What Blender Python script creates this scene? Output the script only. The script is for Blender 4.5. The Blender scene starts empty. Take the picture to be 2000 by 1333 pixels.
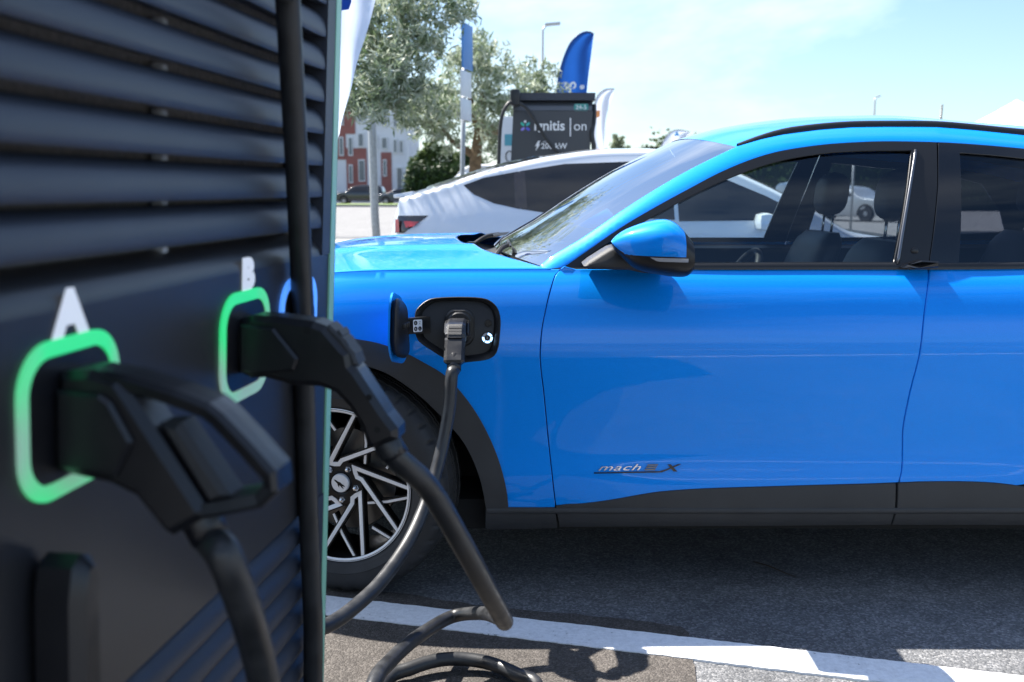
import bpy, bmesh, math, random
import numpy as np
from mathutils import Vector, Matrix
from mathutils.geometry import delaunay_2d_cdt
R = math.radians
rnd = random.Random(7)
SC = bpy.context.scene
COL = SC.collection

# ------------------------------------------------------------------ camera
CAM_H = 1.30
FPX = 1944.0                       # focal length in pixels of the 2000 px wide photograph (35 mm)
PITCH = math.atan(296.0 / FPX)
cd = bpy.data.cameras.new('camera')
cam = bpy.data.objects.new('camera', cd)
COL.objects.link(cam)
cam.location = (0, 0, CAM_H)
cam.rotation_euler = (R(90) - PITCH, 0, 0)
cd.sensor_width = 36.0
cd.lens = FPX / 2000.0 * 36.0
cd.clip_start = 0.02
cd.clip_end = 2000
cd.dof.use_dof = True
cd.dof.focus_distance = 3.12
cd.dof.aperture_fstop = 4.0
SC.camera = cam

# ------------------------------------------------------------------ sky and sun
SUN_EL, SUN_AZ = R(54.5), R(-54.0)      # azimuth clockwise from +Y
wd = bpy.data.worlds.new('World')
SC.world = wd
wd.use_nodes = True
nt = wd.node_tree
nt.nodes.clear()
n_out = nt.nodes.new('ShaderNodeOutputWorld')
n_bg = nt.nodes.new('ShaderNodeBackground')
n_sky = nt.nodes.new('ShaderNodeTexSky')
n_sky.sky_type = 'NISHITA'
n_sky.sun_disc = False
n_sky.sun_elevation = SUN_EL
n_sky.sun_rotation = SUN_AZ
n_sky.air_density = 1.0
n_sky.dust_density = 0.9
n_sky.ozone_density = 1.0
n_bg.inputs['Strength'].default_value = 0.072
tc = nt.nodes.new('ShaderNodeTexCoord')
mp = nt.nodes.new('ShaderNodeMapping')
mp.inputs['Scale'].default_value = (1.0, 1.0, 1.9)
mp.inputs['Location'].default_value = (8.48, 5.16, 5.12)
nz = nt.nodes.new('ShaderNodeTexNoise')
nz.inputs['Scale'].default_value = 1.7
nz.inputs['Detail'].default_value = 7
nz.inputs['Roughness'].default_value = 0.58
nz.inputs['Distortion'].default_value = 0.25
cr = nt.nodes.new('ShaderNodeValToRGB')
cr.color_ramp.elements[0].position = 0.44
cr.color_ramp.elements[1].position = 0.78
mx = nt.nodes.new('ShaderNodeMix')
mx.data_type = 'RGBA'
mx.inputs['B'].default_value = (8.5, 8.9, 9.4, 1)
ml = nt.nodes.new('ShaderNodeMath')
ml.operation = 'MULTIPLY'
ml.inputs[1].default_value = 0.85
L = nt.links.new
L(tc.outputs['Generated'], mp.inputs['Vector'])
L(mp.outputs['Vector'], nz.inputs['Vector'])
L(nz.outputs['Fac'], cr.inputs['Fac'])
L(cr.outputs['Color'], ml.inputs[0])
L(ml.outputs[0], mx.inputs['Factor'])
wb = nt.nodes.new('ShaderNodeMix'); wb.data_type = 'RGBA'; wb.blend_type = 'MULTIPLY'
wb.inputs['Factor'].default_value = 1.0
wb.inputs['B'].default_value = (0.84, 0.95, 1.06, 1)
L(n_sky.outputs['Color'], wb.inputs['A'])
L(wb.outputs['Result'], mx.inputs['A'])
L(mx.outputs['Result'], n_bg.inputs['Color'])
L(n_bg.outputs['Background'], n_out.inputs['Surface'])

sd = bpy.data.lights.new('sun', 'SUN')
sd.energy = 5.0
sd.angle = R(0.53)
sd.color = (1.0, 0.95, 0.88)
sun = bpy.data.objects.new('sun', sd)
COL.objects.link(sun)
_sdir = Vector((math.sin(SUN_AZ) * math.cos(SUN_EL), math.cos(SUN_AZ) * math.cos(SUN_EL), math.sin(SUN_EL)))
sun.rotation_euler = (-_sdir).to_track_quat('-Z', 'Y').to_euler()
sun.location = (0, 0, 30)

SC.view_settings.view_transform = 'Standard'
SC.view_settings.look = 'None'
SC.view_settings.gamma = 1.0
SC.view_settings.use_curve_mapping = False
SC.view_settings.exposure = 1.55
SC.render.engine = 'CYCLES'
SC.cycles.use_denoising = True
SC.cycles.max_bounces = 10
SC.cycles.transparent_max_bounces = 16
SC.cycles.glossy_bounces = 5
SC.cycles.caustics_reflective = False
SC.cycles.caustics_refractive = False

# ------------------------------------------------------------------ pixel -> place helpers (photograph pixels, 2000 x 1333)
CP, SP = math.cos(PITCH), math.sin(PITCH)
def ray(px, py):
    u = (px - 1000) / FPX
    v = (py - 666.5) / FPX
    return Vector((u, CP - v * SP, -SP - v * CP))
def at_z(px, py, z=0.0):
    d = ray(px, py)
    return Vector((0, 0, CAM_H)) + d * ((z - CAM_H) / d.z)
def at_y(px, py, y):
    d = ray(px, py)
    return Vector((0, 0, CAM_H)) + d * (y / d.y)

# ------------------------------------------------------------------ object helpers
ORG = Vector((0, 0, 0))            # base of the thing being built: mesh data is stored relative to it
def link(o, parent=None):
    COL.objects.link(o)
    if parent is not None:
        o.parent = parent
    return o
def tag(o, label=None, cat=None, group=None, kind=None):
    if label: o['label'] = label
    if cat: o['category'] = cat
    if group: o['group'] = group
    if kind: o['kind'] = kind
    return o
def thing(name, label, cat, loc=(0, 0, 0), rotz=0.0, group=None):
    o = bpy.data.objects.new(name, None)
    o.empty_display_size = 0.2
    COL.objects.link(o)
    o.location = loc
    o.rotation_euler = (0, 0, rotz)
    return tag(o, label, cat, group)
def mesh(name, verts, faces, mat, parent=None, smooth=True, normals=None, org=None, angle=None):
    org = ORG if org is None else Vector(org)
    me = bpy.data.meshes.new(name)
    me.from_pydata([(v[0] - org.x, v[1] - org.y, v[2] - org.z) for v in verts], [], [tuple(f) for f in faces])
    me.update()
    if smooth:
        me.polygons.foreach_set('use_smooth', [True] * len(me.polygons))
        if angle is not None:
            me.set_sharp_from_angle(angle=R(angle))
    if normals is not None:
        me.normals_split_custom_set_from_vertices([tuple(n) for n in normals])
    for m in (mat if isinstance(mat, (list, tuple)) else [mat]):
        me.materials.append(m)
    o = bpy.data.objects.new(name, me)
    return link(o, parent)
class MB:
    """collects simple shapes into one mesh"""
    def __init__(s): s.v = []; s.f = []
    def add(s, v, f):
        k = len(s.v)
        s.v += [tuple(p) for p in v]
        s.f += [tuple(i + k for i in q) for q in f]
        return s
    def box(s, c, d, M=None, bev=0.0):
        hx, hy, hz = d[0] / 2, d[1] / 2, d[2] / 2
        if bev <= 0:
            v = [Vector((x * hx, y * hy, z * hz)) for x in (-1, 1) for y in (-1, 1) for z in (-1, 1)]
            f = [(0, 1, 3, 2), (4, 6, 7, 5), (0, 4, 5, 1), (2, 3, 7, 6), (0, 2, 6, 4), (1, 5, 7, 3)]
        else:
            b = min(bev, hx * .9, hy * .9, hz * .9)
            bm = bmesh.new()
            bmesh.ops.create_cube(bm, size=1.0)
            for q in bm.verts: q.co = Vector((q.co.x * 2 * hx, q.co.y * 2 * hy, q.co.z * 2 * hz))
            bmesh.ops.bevel(bm, geom=bm.edges[:] + bm.verts[:], offset=b, segments=2, profile=0.6, affect='EDGES')
            bm.verts.index_update()
            v = [q.co.copy() for q in bm.verts]
            f = [[q.index for q in p.verts] for p in bm.faces]
            bm.free()
        c = Vector(c)
        if M is not None: v = [M @ p for p in v]
        return s.add([p + c for p in v], f)
    def tube(s, pts, r, seg=12, caps=True, closed=False):
        v, f = tube_geo(pts, r, seg, caps, closed)
        return s.add(v, f)
    def build(s, name, mat, parent=None, smooth=True, angle=40, **k):
        return mesh(name, s.v, s.f, mat, parent, smooth, angle=angle if smooth else None, **k)
def tube_geo(pts, r, seg=12, caps=True, closed=False):
    P = [Vector(p) for p in pts]
    n = len(P)
    rr = r if isinstance(r, (list, tuple)) else [r] * n
    T = []
    for i in range(n):
        a = P[(i - 1) % n] if (closed or i > 0) else P[i]
        b = P[(i + 1) % n] if (closed or i < n - 1) else P[i]
        T.append((b - a).normalized())
    up = Vector((0, 0, 1)) if abs(T[0].z) < .9 else Vector((1, 0, 0))
    N = T[0].cross(up).normalized()
    v, f = [], []
    for i in range(n):
        N = (N - T[i] * N.dot(T[i])).normalized()
        B = T[i].cross(N)
        for k in range(seg):
            a = 2 * math.pi * k / seg
            v.append(P[i] + (N * math.cos(a) + B * math.sin(a)) * rr[i])
    m = n if closed else n - 1
    for i in range(m):
        j = (i + 1) % n
        for k in range(seg):
            l = (k + 1) % seg
            f.append((i * seg + k, i * seg + l, j * seg + l, j * seg + k))
    if caps and not closed:
        f.append(tuple(range(seg - 1, -1, -1)))
        f.append(tuple(range((n - 1) * seg, n * seg)))
    return v, f
def spline(pts, per=10):
    """Catmull-Rom through the points"""
    P = [Vector(p) for p in pts]
    Q = [P[0] * 2 - P[1]] + P + [P[-1] * 2 - P[-2]]
    out = []
    for i in range(1, len(Q) - 2):
        a, b, c, d = Q[i - 1], Q[i], Q[i + 1], Q[i + 2]
        for k in range(per):
            t = k / per
            out.append(0.5 * ((2 * b) + (c - a) * t + (2 * a - 5 * b + 4 * c - d) * t * t + (3 * b - a - 3 * c + d) * t ** 3))
    out.append(P[-1])
    return out
def lathe(profile, seg=48, axis='y', c=(0, 0, 0)):
    """profile: (radius, height along axis)"""
    v, f = [], []
    n = len(profile)
    for k in range(seg):
        a = 2 * math.pi * k / seg
        for r, h in profile:
            x, z = r * math.cos(a), r * math.sin(a)
            p = {'y': (x, h, z), 'z': (x, z, h), 'x': (h, x, z)}[axis]
            v.append((p[0] + c[0], p[1] + c[1], p[2] + c[2]))
    for k in range(seg):
        l = (k + 1) % seg
        for i in range(n - 1):
            f.append((k * n + i, k * n + i + 1, l * n + i + 1, l * n + i))
    return v, f
def poly_area(P):
    return 0.5 * sum(P[i][0] * P[(i + 1) % len(P)][1] - P[(i + 1) % len(P)][0] * P[i][1] for i in range(len(P)))
def inset(P, d):
    """simple mitred inset of a CCW polygon"""
    n = len(P)
    out = []
    for i in range(n):
        a, b, c = Vector(P[i - 1]), Vector(P[i]), Vector(P[(i + 1) % n])
        e1 = (b - a).normalized(); e2 = (c - b).normalized()
        n1 = Vector((-e1.y, e1.x)); n2 = Vector((-e2.y, e2.x))
        m = n1 + n2
        k = m.length_squared
        m = m * (2.0 / k) if k > 0.3 else m
        out.append(b + m * d)
    return [tuple(q) for q in out]
def prism(P, h0, h1, fn, bev=0.0):
    """extrude 2-D polygon between h0 and h1 with chamfered rims; fn(a, b, h) -> point"""
    if poly_area(P) < 0: P = P[::-1]
    n = len(P)
    if bev > 0:
        I = inset(P, bev)
        s = 1 if h1 > h0 else -1
        rings = [(I, h0), (P, h0 + bev * s), (P, h1 - bev * s), (I, h1)]
    else:
        rings = [(P, h0), (P, h1)]
    v, f = [], []
    for Q, h in rings:
        v += [fn(a, b, h) for a, b in Q]
    for k in range(len(rings) - 1):
        for i in range(n):
            j = (i + 1) % n
            f.append((k * n + i, k * n + j, (k + 1) * n + j, (k + 1) * n + i))
    f.append(tuple(range(n - 1, -1, -1)))
    f.append(tuple(range((len(rings) - 1) * n, len(rings) * n)))
    return v, f
def rrect(w, h, r, seg=6, c=(0, 0)):
    out = []
    for cx, cy, a0 in ((w / 2 - r, h / 2 - r, 0), (-w / 2 + r, h / 2 - r, 90), (-w / 2 + r, -h / 2 + r, 180), (w / 2 - r, -h / 2 + r, 270)):
        for k in range(seg + 1):
            a = R(a0 + 90 * k / seg)
            out.append((c[0] + cx + r * math.cos(a), c[1] + cy + r * math.sin(a)))
    return out
def text_geo(body, size=1.0, extrude=0.0, offset=0.0, shear=0.0, align='CENTER', space=1.0):
    cu = bpy.data.curves.new('t', 'FONT')
    cu.body = body; cu.size = size; cu.extrude = extrude; cu.offset = offset; cu.shear = shear
    cu.align_x = align; cu.space_character = space; cu.resolution_u = 4
    o = bpy.data.objects.new('t', cu)
    COL.objects.link(o)
    dg = bpy.context.evaluated_depsgraph_get()
    me = o.evaluated_get(dg).to_mesh()
    v = [q.co.copy() for q in me.vertices]
    f = [tuple(p.vertices) for p in me.polygons]
    bpy.data.objects.remove(o)
    bpy.data.curves.remove(cu)
    return v, f
def text_on(name, body, size, fn, mat, parent, extrude=0.001, **k):
    v, f = text_geo(body, size, extrude, **k)
    return mesh(name, [fn(p.x, p.y, p.z) for p in v], f, mat, parent, smooth=False)
def copy_tree(o, parent=None, label=None):
    c = o.copy()
    link(c, parent)
    for ch in [q for q in bpy.data.objects if q.parent == o]:
        copy_tree(ch, c)
    if label: c['label'] = label
    return c

# ------------------------------------------------------------------ materials
def mat(name, col, rough=0.5, metal=0.0, coat=0.0, spec=0.5, noise=0.0, nscale=20.0, bump=0.0, bscale=80.0, rvar=0.0, emit=None, estr=0.0):
    m = bpy.data.materials.new(name)
    m.use_nodes = True
    t = m.node_tree
    b = t.nodes['Principled BSDF']
    b.inputs['Base Color'].default_value = (*col, 1)
    b.inputs['Roughness'].default_value = rough
    b.inputs['Metallic'].default_value = metal
    b.inputs['Coat Weight'].default_value = coat
    b.inputs['Coat Roughness'].default_value = 0.03
    b.inputs['Specular IOR Level'].default_value = spec
    if emit:
        b.inputs['Emission Color'].default_value = (*emit, 1)
        b.inputs['Emission Strength'].default_value = estr
    if noise or bump or rvar:
        tc = t.nodes.new('ShaderNodeTexCoord')
    if noise or rvar:
        n = t.nodes.new('ShaderNodeTexNoise')
        n.inputs['Scale'].default_value = nscale
        n.inputs['Detail'].default_value = 5
        t.links.new(tc.outputs['Object'], n.inputs['Vector'])
        if noise:
            r = t.nodes.new('ShaderNodeValToRGB')
            r.color_ramp.elements[0].position = .3
            r.color_ramp.elements[1].position = .7
            r.color_ramp.elements[0].color = (*[c * (1 - noise) for c in col], 1)
            r.color_ramp.elements[1].color = (*[min(1, c * (1 + noise)) for c in col], 1)
            t.links.new(n.outputs['Fac'], r.inputs['Fac'])
            t.links.new(r.outputs['Color'], b.inputs['Base Color'])
        if rvar:
            q = t.nodes.new('ShaderNodeMapRange')
            q.inputs['From Min'].default_value = .3; q.inputs['From Max'].default_value = .7
            q.inputs['To Min'].default_value = max(0, rough - rvar); q.inputs['To Max'].default_value = min(1, rough + rvar)
            t.links.new(n.outputs['Fac'], q.inputs['Value'])
            t.links.new(q.outputs['Result'], b.inputs['Roughness'])
    if bump:
        n2 = t.nodes.new('ShaderNodeTexNoise')
        n2.inputs['Scale'].default_value = bscale
        n2.inputs['Detail'].default_value = 3
        t.links.new(tc.outputs['Object'], n2.inputs['Vector'])
        bp = t.nodes.new('ShaderNodeBump')
        bp.inputs['Strength'].default_value = bump
        bp.inputs['Distance'].default_value = 0.004
        t.links.new(n2.outputs['Fac'], bp.inputs['Height'])
        t.links.new(bp.outputs['Normal'], b.inputs['Normal'])
    return m
def glass(name, tint, ior=1.5, rough=0.0, gloss=(0.78, 0.90, 1.0), base=0.0):
    """thin window glass: tinted see-through plus a Fresnel reflection"""
    m = bpy.data.materials.new(name)
    m.use_nodes = True
    t = m.node_tree
    t.nodes.clear()
    o = t.nodes.new('ShaderNodeOutputMaterial')
    tr = t.nodes.new('ShaderNodeBsdfTransparent')
    tr.inputs['Color'].default_value = (*tint, 1)
    g = t.nodes.new('ShaderNodeBsdfGlossy')
    g.inputs['Roughness'].default_value = rough
    g.inputs['Color'].default_value = (*gloss, 1)
    fr = t.nodes.new('ShaderNodeFresnel')
    fr.inputs['IOR'].default_value = ior
    mx = t.nodes.new('ShaderNodeMixShader')
    fm = t.nodes.new('ShaderNodeMapRange')
    fm.inputs['To Min'].default_value = base
    t.links.new(fr.outputs[0], fm.inputs['Value'])
    t.links.new(fm.outputs['Result'], mx.inputs[0])
    t.links.new(tr.outputs[0], mx.inputs[1])
    t.links.new(g.outputs[0], mx.inputs[2])
    t.links.new(mx.outputs[0], o.inputs['Surface'])
    return m
def paint(name, col, flake=0.25, rough=0.32):
    m = mat(name, col, rough=rough, metal=flake, coat=1.0)
    t = m.node_tree
    b = t.nodes['Principled BSDF']
    tc = t.nodes.new('ShaderNodeTexCoord')
    vo = t.nodes.new('ShaderNodeTexVoronoi')
    vo.inputs['Scale'].default_value = 1400
    r = t.nodes.new('ShaderNodeValToRGB')
    r.color_ramp.elements[0].color = (*[c * .86 for c in col], 1)
    r.color_ramp.elements[1].color = (*[min(1, c * 1.14 + .004) for c in col], 1)
    t.links.new(tc.outputs['Object'], vo.inputs['Vector'])
    t.links.new(vo.outputs['Color'], r.inputs['Fac'])
    t.links.new(r.outputs['Color'], b.inputs['Base Color'])
    # faint orange peel in the clear coat
    n = t.nodes.new('ShaderNodeTexNoise')
    n.inputs['Scale'].default_value = 55
    bp = t.nodes.new('ShaderNodeBump')
    bp.inputs['Strength'].default_value = 0.035
    bp.inputs['Distance'].default_value = 0.002
    t.links.new(tc.outputs['Object'], n.inputs['Vector'])
    t.links.new(n.outputs['Fac'], bp.inputs['Height'])
    t.links.new(bp.outputs['Normal'], b.inputs['Coat Normal'])
    return m

M = {}
M['blue'] = paint('blue car paint', (0.0002, 0.255, 0.86), flake=0.10, rough=0.4)
M['blue'].node_tree.nodes['Principled BSDF'].inputs['Specular IOR Level'].default_value = 0.05
M['blue'].node_tree.nodes['Principled BSDF'].inputs['Coat IOR'].default_value = 1.42
M['white_paint'] = paint('white car paint', (0.62, 0.645, 0.67), flake=0.0)
M['black_gloss'] = mat('gloss black trim', (0.005, 0.0055, 0.007), rough=0.12, coat=0.4)
M['satin_black'] = mat('satin black trim', (0.007, 0.0075, 0.009), rough=0.34, bump=.05, bscale=900)
M['cladding'] = mat('grained dark plastic cladding', (0.026, 0.027, 0.029), rough=0.55, bump=.25, bscale=1200, noise=.12, nscale=9)
M['dark_plastic'] = mat('black plastic', (0.012, 0.012, 0.013), rough=0.42, bump=.1, bscale=700)
M['rubber'] = mat('tyre rubber', (0.021, 0.021, 0.022), rough=0.66, noise=.25, nscale=14, bump=.15, bscale=400)
M['cable'] = mat('black cable rubber', (0.022, 0.023, 0.025), rough=0.42, noise=.35, nscale=25, rvar=.1, bump=.06, bscale=300)
M['alu'] = mat('machined aluminium', (0.78, 0.78, 0.79), rough=0.36, metal=0.3)
M['rim_black'] = mat('gloss black rim paint', (0.004, 0.004, 0.0045), rough=0.3, coat=0.15, spec=.25)
M['steel'] = mat('brake steel', (0.16, 0.155, 0.15), rough=0.4, metal=.8)
M['chrome'] = mat('chrome', (0.75, 0.76, 0.78), rough=0.12, metal=1.0)
M['dark_chrome'] = mat('dark chrome', (0.17, 0.175, 0.19), rough=0.28, metal=1.0)
M['under'] = mat('underbody black', (0.008, 0.008, 0.008), rough=0.9)
M['glass'] = glass('side window glass', (0.80, 0.88, 0.90), ior=1.62)
M['screen_glass'] = glass('windscreen glass', (0.72, 0.80, 0.80), ior=1.7, gloss=(1, 1, 1), base=.60)
M['dark_glass'] = glass('privacy glass', (0.36, 0.38, 0.42), ior=1.55)
M['leather'] = mat('black seat leather', (0.030, 0.032, 0.038), rough=0.5, bump=.12, bscale=500)
M['interior'] = mat('dark interior plastic', (0.03, 0.032, 0.037), rough=0.6)
M['headliner'] = mat('dark headliner cloth', (0.055, 0.057, 0.062), rough=0.9)
M['white_print'] = mat('white print', (0.86, 0.87, 0.89), rough=0.5)
M['grey_print'] = mat('pale grey print', (0.45, 0.48, 0.52), rough=0.5)
M['galv'] = mat('galvanised steel', (0.42, 0.44, 0.45), rough=0.5, metal=0.55, noise=.15, nscale=30)
M['mirror_glass'] = mat('mirror glass', (0.6, 0.65, 0.65), rough=0.03, metal=1.0)
M['lamp_clear'] = mat('clear lamp lens', (0.35, 0.35, 0.37), rough=0.08, coat=1.0)

# ================================================================== GROUND
def asphalt(name, c0, c1, c2, scale, bumpd, stain=0.25, tint=(1, 1, 1)):
    m = bpy.data.materials.new(name)
    m.use_nodes = True
    t = m.node_tree
    b = t.nodes['Principled BSDF']
    b.inputs['Roughness'].default_value = 0.85
    b.inputs['Specular IOR Level'].default_value = 0.35
    tc = t.nodes.new('ShaderNodeTexCoord')
    vo = t.nodes.new('ShaderNodeTexVoronoi'); vo.inputs['Scale'].default_value = scale
    vo.inputs['Randomness'].default_value = 1.0
    n1 = t.nodes.new('ShaderNodeTexNoise'); n1.inputs['Scale'].default_value = scale * 0.6; n1.inputs['Detail'].default_value = 5
    n2 = t.nodes.new('ShaderNodeTexNoise'); n2.inputs['Scale'].default_value = 1.1; n2.inputs['Detail'].default_value = 7; n2.inputs['Roughness'].default_value = .65
    n3 = t.nodes.new('ShaderNodeTexNoise'); n3.inputs['Scale'].default_value = 14; n3.inputs['Detail'].default_value = 4
    for q in (vo, n1, n2, n3): t.links.new(tc.outputs['Object'], q.inputs['Vector'])
    sep = t.nodes.new('ShaderNodeSeparateColor')
    t.links.new(vo.outputs['Color'], sep.inputs['Color'])
    r = t.nodes.new('ShaderNodeValToRGB')
    e = r.color_ramp.elements
    e[0].position = 0.0; e[0].color = (*c0, 1)
    e[1].position = 1.0; e[1].color = (*c2, 1)
    k = e.new(0.62); k.color = (*c1, 1)
    k = e.new(0.30); k.color = (*[(a + d) / 2 for a, d in zip(c0, c1)], 1)
    t.links.new(sep.outputs['Red'], r.inputs['Fac'])
    def mul(fac_out, lo, hi, src):
        q = t.nodes.new('ShaderNodeMapRange')
        q.inputs['From Min'].default_value = .32; q.inputs['From Max'].default_value = .68
        q.inputs['To Min'].default_value = lo; q.inputs['To Max'].default_value = hi
        t.links.new(fac_out, q.inputs['Value'])
        x = t.nodes.new('ShaderNodeMix'); x.data_type = 'RGBA'; x.blend_type = 'MULTIPLY'
        x.inputs['Factor'].default_value = 1.0
        t.links.new(src, x.inputs['A']); t.links.new(q.outputs['Result'], x.inputs['B'])
        return x.outputs['Result']
    c = mul(n2.outputs['Fac'], 1 - stain, 1 + stain, r.outputs['Color'])
    c = mul(n3.outputs['Fac'], .86, 1.12, c)
    c = mul(n1.outputs['Fac'], .8, 1.2, c)
    t.links.new(c, b.inputs['Base Color'])
    ad = t.nodes.new('ShaderNodeMath'); ad.operation = 'ADD'
    t.links.new(n1.outputs['Fac'], ad.inputs[0])
    iv = t.nodes.new('ShaderNodeMath'); iv.operation = 'MULTIPLY'; iv.inputs[1].default_value = -1.1
    t.links.new(vo.outputs['Distance'], iv.inputs[0])
    t.links.new(iv.outputs[0], ad.inputs[1])
    bp = t.nodes.new('ShaderNodeBump'); bp.inputs['Strength'].default_value = .75; bp.inputs['Distance'].default_value = bumpd
    t.links.new(ad.outputs[0], bp.inputs['Height'])
    t.links.new(bp.outputs['Normal'], b.inputs['Normal'])
    return m
M['asphalt'] = asphalt('coarse grey asphalt', (0.084, 0.087, 0.092), (0.128, 0.131, 0.137), (0.225, 0.225, 0.228), 150, .004)
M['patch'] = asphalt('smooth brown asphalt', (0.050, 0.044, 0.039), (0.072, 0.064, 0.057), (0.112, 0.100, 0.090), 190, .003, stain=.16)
M['far_road'] = asphalt('pale worn road', (0.13, 0.13, 0.132), (0.18, 0.178, 0.178), (0.26, 0.257, 0.255), 60, .004, stain=.12)

def sheet(name, pts, z, m, kind='structure', sub=0):
    n = len(pts)
    v = [(p[0], p[1], z) for p in pts]; f = [tuple(range(n))]
    if z > 0:                                  # its cut edge reaches down to the ground
        v += [(p[0], p[1], -.002) for p in pts]
        f += [(i, n + i, n + (i + 1) % n, (i + 1) % n) for i in range(n)]
    o = mesh(name, v, f, m, None, smooth=False)
    return tag(o, kind=kind)
sheet('ground', [(-700, -500), (700, -500), (700, 1200), (-700, 1200)], 0.0, M['asphalt'])

# smooth strip of newer asphalt along the charger island; its edge is ragged
_pe = [(634, 1144), (760, 1158), (900, 1180), (1060, 1196), (1220, 1212), (1320, 1224), (1346, 1240)]
edge = [at_z(*q) for q in _pe]
_d = (edge[0] - edge[3]).normalized()
far_left = edge[0] + _d * 2.6
line = spline([far_left, far_left * .5 + edge[0] * .5] + edge, 5)
rag = [(p.x, p.y + rnd.uniform(-.008, .008)) for p in line]
bot = spline([edge[-1], at_z(1352, 1285), at_z(1362, 1333), Vector((0.50, 1.9, 0)), Vector((0.62, 0.6, 0)), Vector((0.75, -1.6, 0))], 5)[2:]
rag += [(p.x + rnd.uniform(-.008, .008), p.y) for p in bot]
rag += [(-3.4, -1.6)]
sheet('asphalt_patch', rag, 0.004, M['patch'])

# worn white paint
def road_paint(name, wear=0.62):
    m = mat(name, (0.70, 0.71, 0.71), rough=0.75)
    t = m.node_tree
    b = t.nodes['Principled BSDF']
    tc = t.nodes.new('ShaderNodeTexCoord')
    n = t.nodes.new('ShaderNodeTexNoise'); n.inputs['Scale'].default_value = 70; n.inputs['Detail'].default_value = 6; n.inputs['Roughness'].default_value = .7
    n2 = t.nodes.new('ShaderNodeTexNoise'); n2.inputs['Scale'].default_value = 3.2; n2.inputs['Detail'].default_value = 4
    for q in (n, n2): t.links.new(tc.outputs['Object'], q.inputs['Vector'])
    ad = t.nodes.new('ShaderNodeMath'); ad.operation = 'MULTIPLY_ADD'; ad.inputs[1].default_value = 0.45
    t.links.new(n2.outputs['Fac'], ad.inputs[0]); t.links.new(n.outputs['Fac'], ad.inputs[2])
    r = t.nodes.new('ShaderNodeValToRGB')
    e = r.color_ramp.elements
    e[0].position = .50 + (wear - .62); e[0].color = (0.09, 0.088, 0.085, 1)
    e[1].position = .57 + (wear - .62); e[1].color = (0.68, 0.69, 0.70, 1)
    k = e.new(.85); k.color = (0.84, 0.85, 0.86, 1)
    t.links.new(ad.outputs[0], r.inputs['Fac'])
    t.links.new(r.outputs['Color'], b.inputs['Base Color'])
    bp = t.nodes.new('ShaderNodeBump'); bp.inputs['Strength'].default_value = .5; bp.inputs['Distance'].default_value = .003
    t.links.new(n.outputs['Fac'], bp.inputs['Height']); t.links.new(bp.outputs['Normal'], b.inputs['Normal'])
    return m
M['road_paint'] = road_paint('worn white road paint')
def stripe(p0, p1, w, z=0.007, name='bay_line', step=.03):
    p0, p1 = Vector((p0[0], p0[1], 0)), Vector((p1[0], p1[1], 0))
    d = p1 - p0; n = max(2, int(d.length / step)); u = d.normalized(); q = Vector((-u.y, u.x, 0)) * w / 2
    top = [p0 + d * i / n + q * (1 + rnd.uniform(-.03, .03)) for i in range(n + 1)]
    bt = [p0 + d * i / n - q * (1 + rnd.uniform(-.03, .03)) for i in range(n + 1)]
    v = [(p.x, p.y, z) for p in top + bt]
    f = [(i, n + 1 + i, n + 2 + i, i + 1) for i in range(n)]
    k = len(v)
    v += [(p.x, p.y, -.002) for p in top + bt]
    f += [(i, i + 1, k + i + 1, k + i) for i in range(n)] + [(n + 2 + i, n + 1 + i, k + n + 1 + i, k + n + 2 + i) for i in range(n)]
    o = mesh(name, v, f, M['road_paint'], None, smooth=False)
    return tag(o, kind='structure')
_t0, _t1 = at_z(634, 1167), at_z(2000, 1322.6)
_b0, _b1 = at_z(634, 1204), at_z(1620, 1326)
_c0 = (_t0 + _b0) / 2
_u = ((_t1 - _t0).normalized() + (_b1 - _b0).normalized()).normalized()
stripe(_c0 - _u * 1.6, _c0 + _u * 5.2, 0.134, step=.02)
_nrm = Vector((-_u.y, _u.x, 0))
for k in (-1, 1, 2, 3):                      # the neighbouring bays
    c = _c0 + _nrm * 2.75 * k
    stripe(c - _u * (1.6 if k > 0 else .2), c + _u * 5.2, 0.14, step=.12)
stripe(_c0 + _u * 9.5 - _nrm * 9, _c0 + _u * 9.5 + _nrm * 12, 0.14, step=.3)
for k in (-2, -3, -4):
    c = _c0 + _nrm * 2.75 * k
    stripe(c - _u * .2, c + _u * 5.2, 0.14, step=.2)

# far side: pavement, road, grass verge with a kerb
sheet('road', [(-160, 24.5), (160, 31), (160, 78), (-160, 70)], 0.006, M['far_road'])
M['paving'] = mat('pale concrete paving', (0.36, 0.32, 0.28), rough=.85, noise=.15, nscale=3)
mb = MB(); mb.box((-10, 22.6, .05), (150, 3.4, .1))
tag(mb.build('pavement', M['paving'], smooth=False), kind='structure')
M['grass'] = mat('mown grass', (0.10, 0.155, 0.028), rough=.9, noise=.35, nscale=1.2, bump=.6, bscale=30)
M['kerb'] = mat('concrete kerb', (0.26, 0.25, 0.24), rough=.85)
mb = MB(); mb.box((-30, 80.6, .04), (130, 9, .18))
tag(mb.build('grass_verge', M['grass'], smooth=False), kind='structure')
mb = MB(); mb.box((-30, 75.9, .06), (130, .3, .2))
tag(mb.build('kerb', M['kerb'], smooth=False), kind='structure')

# a dry twig on the asphalt under the car
tw = at_z(1515, 1115)
v, f = tube_geo([tw + Vector((-.06, .07, .006)), tw + Vector((-.02, .02, .010)), tw + Vector((.02, -.03, .006)), tw + Vector((.05, -.07, .005))], [.002, .0025, .002, .001], 6)
a = mesh('twig', v, f, mat('dry twig bark', (0.05, 0.035, 0.025), rough=.9))
tag(a, 'thin dry twig lying on the asphalt in the shade of the blue car', 'twig')

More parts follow.
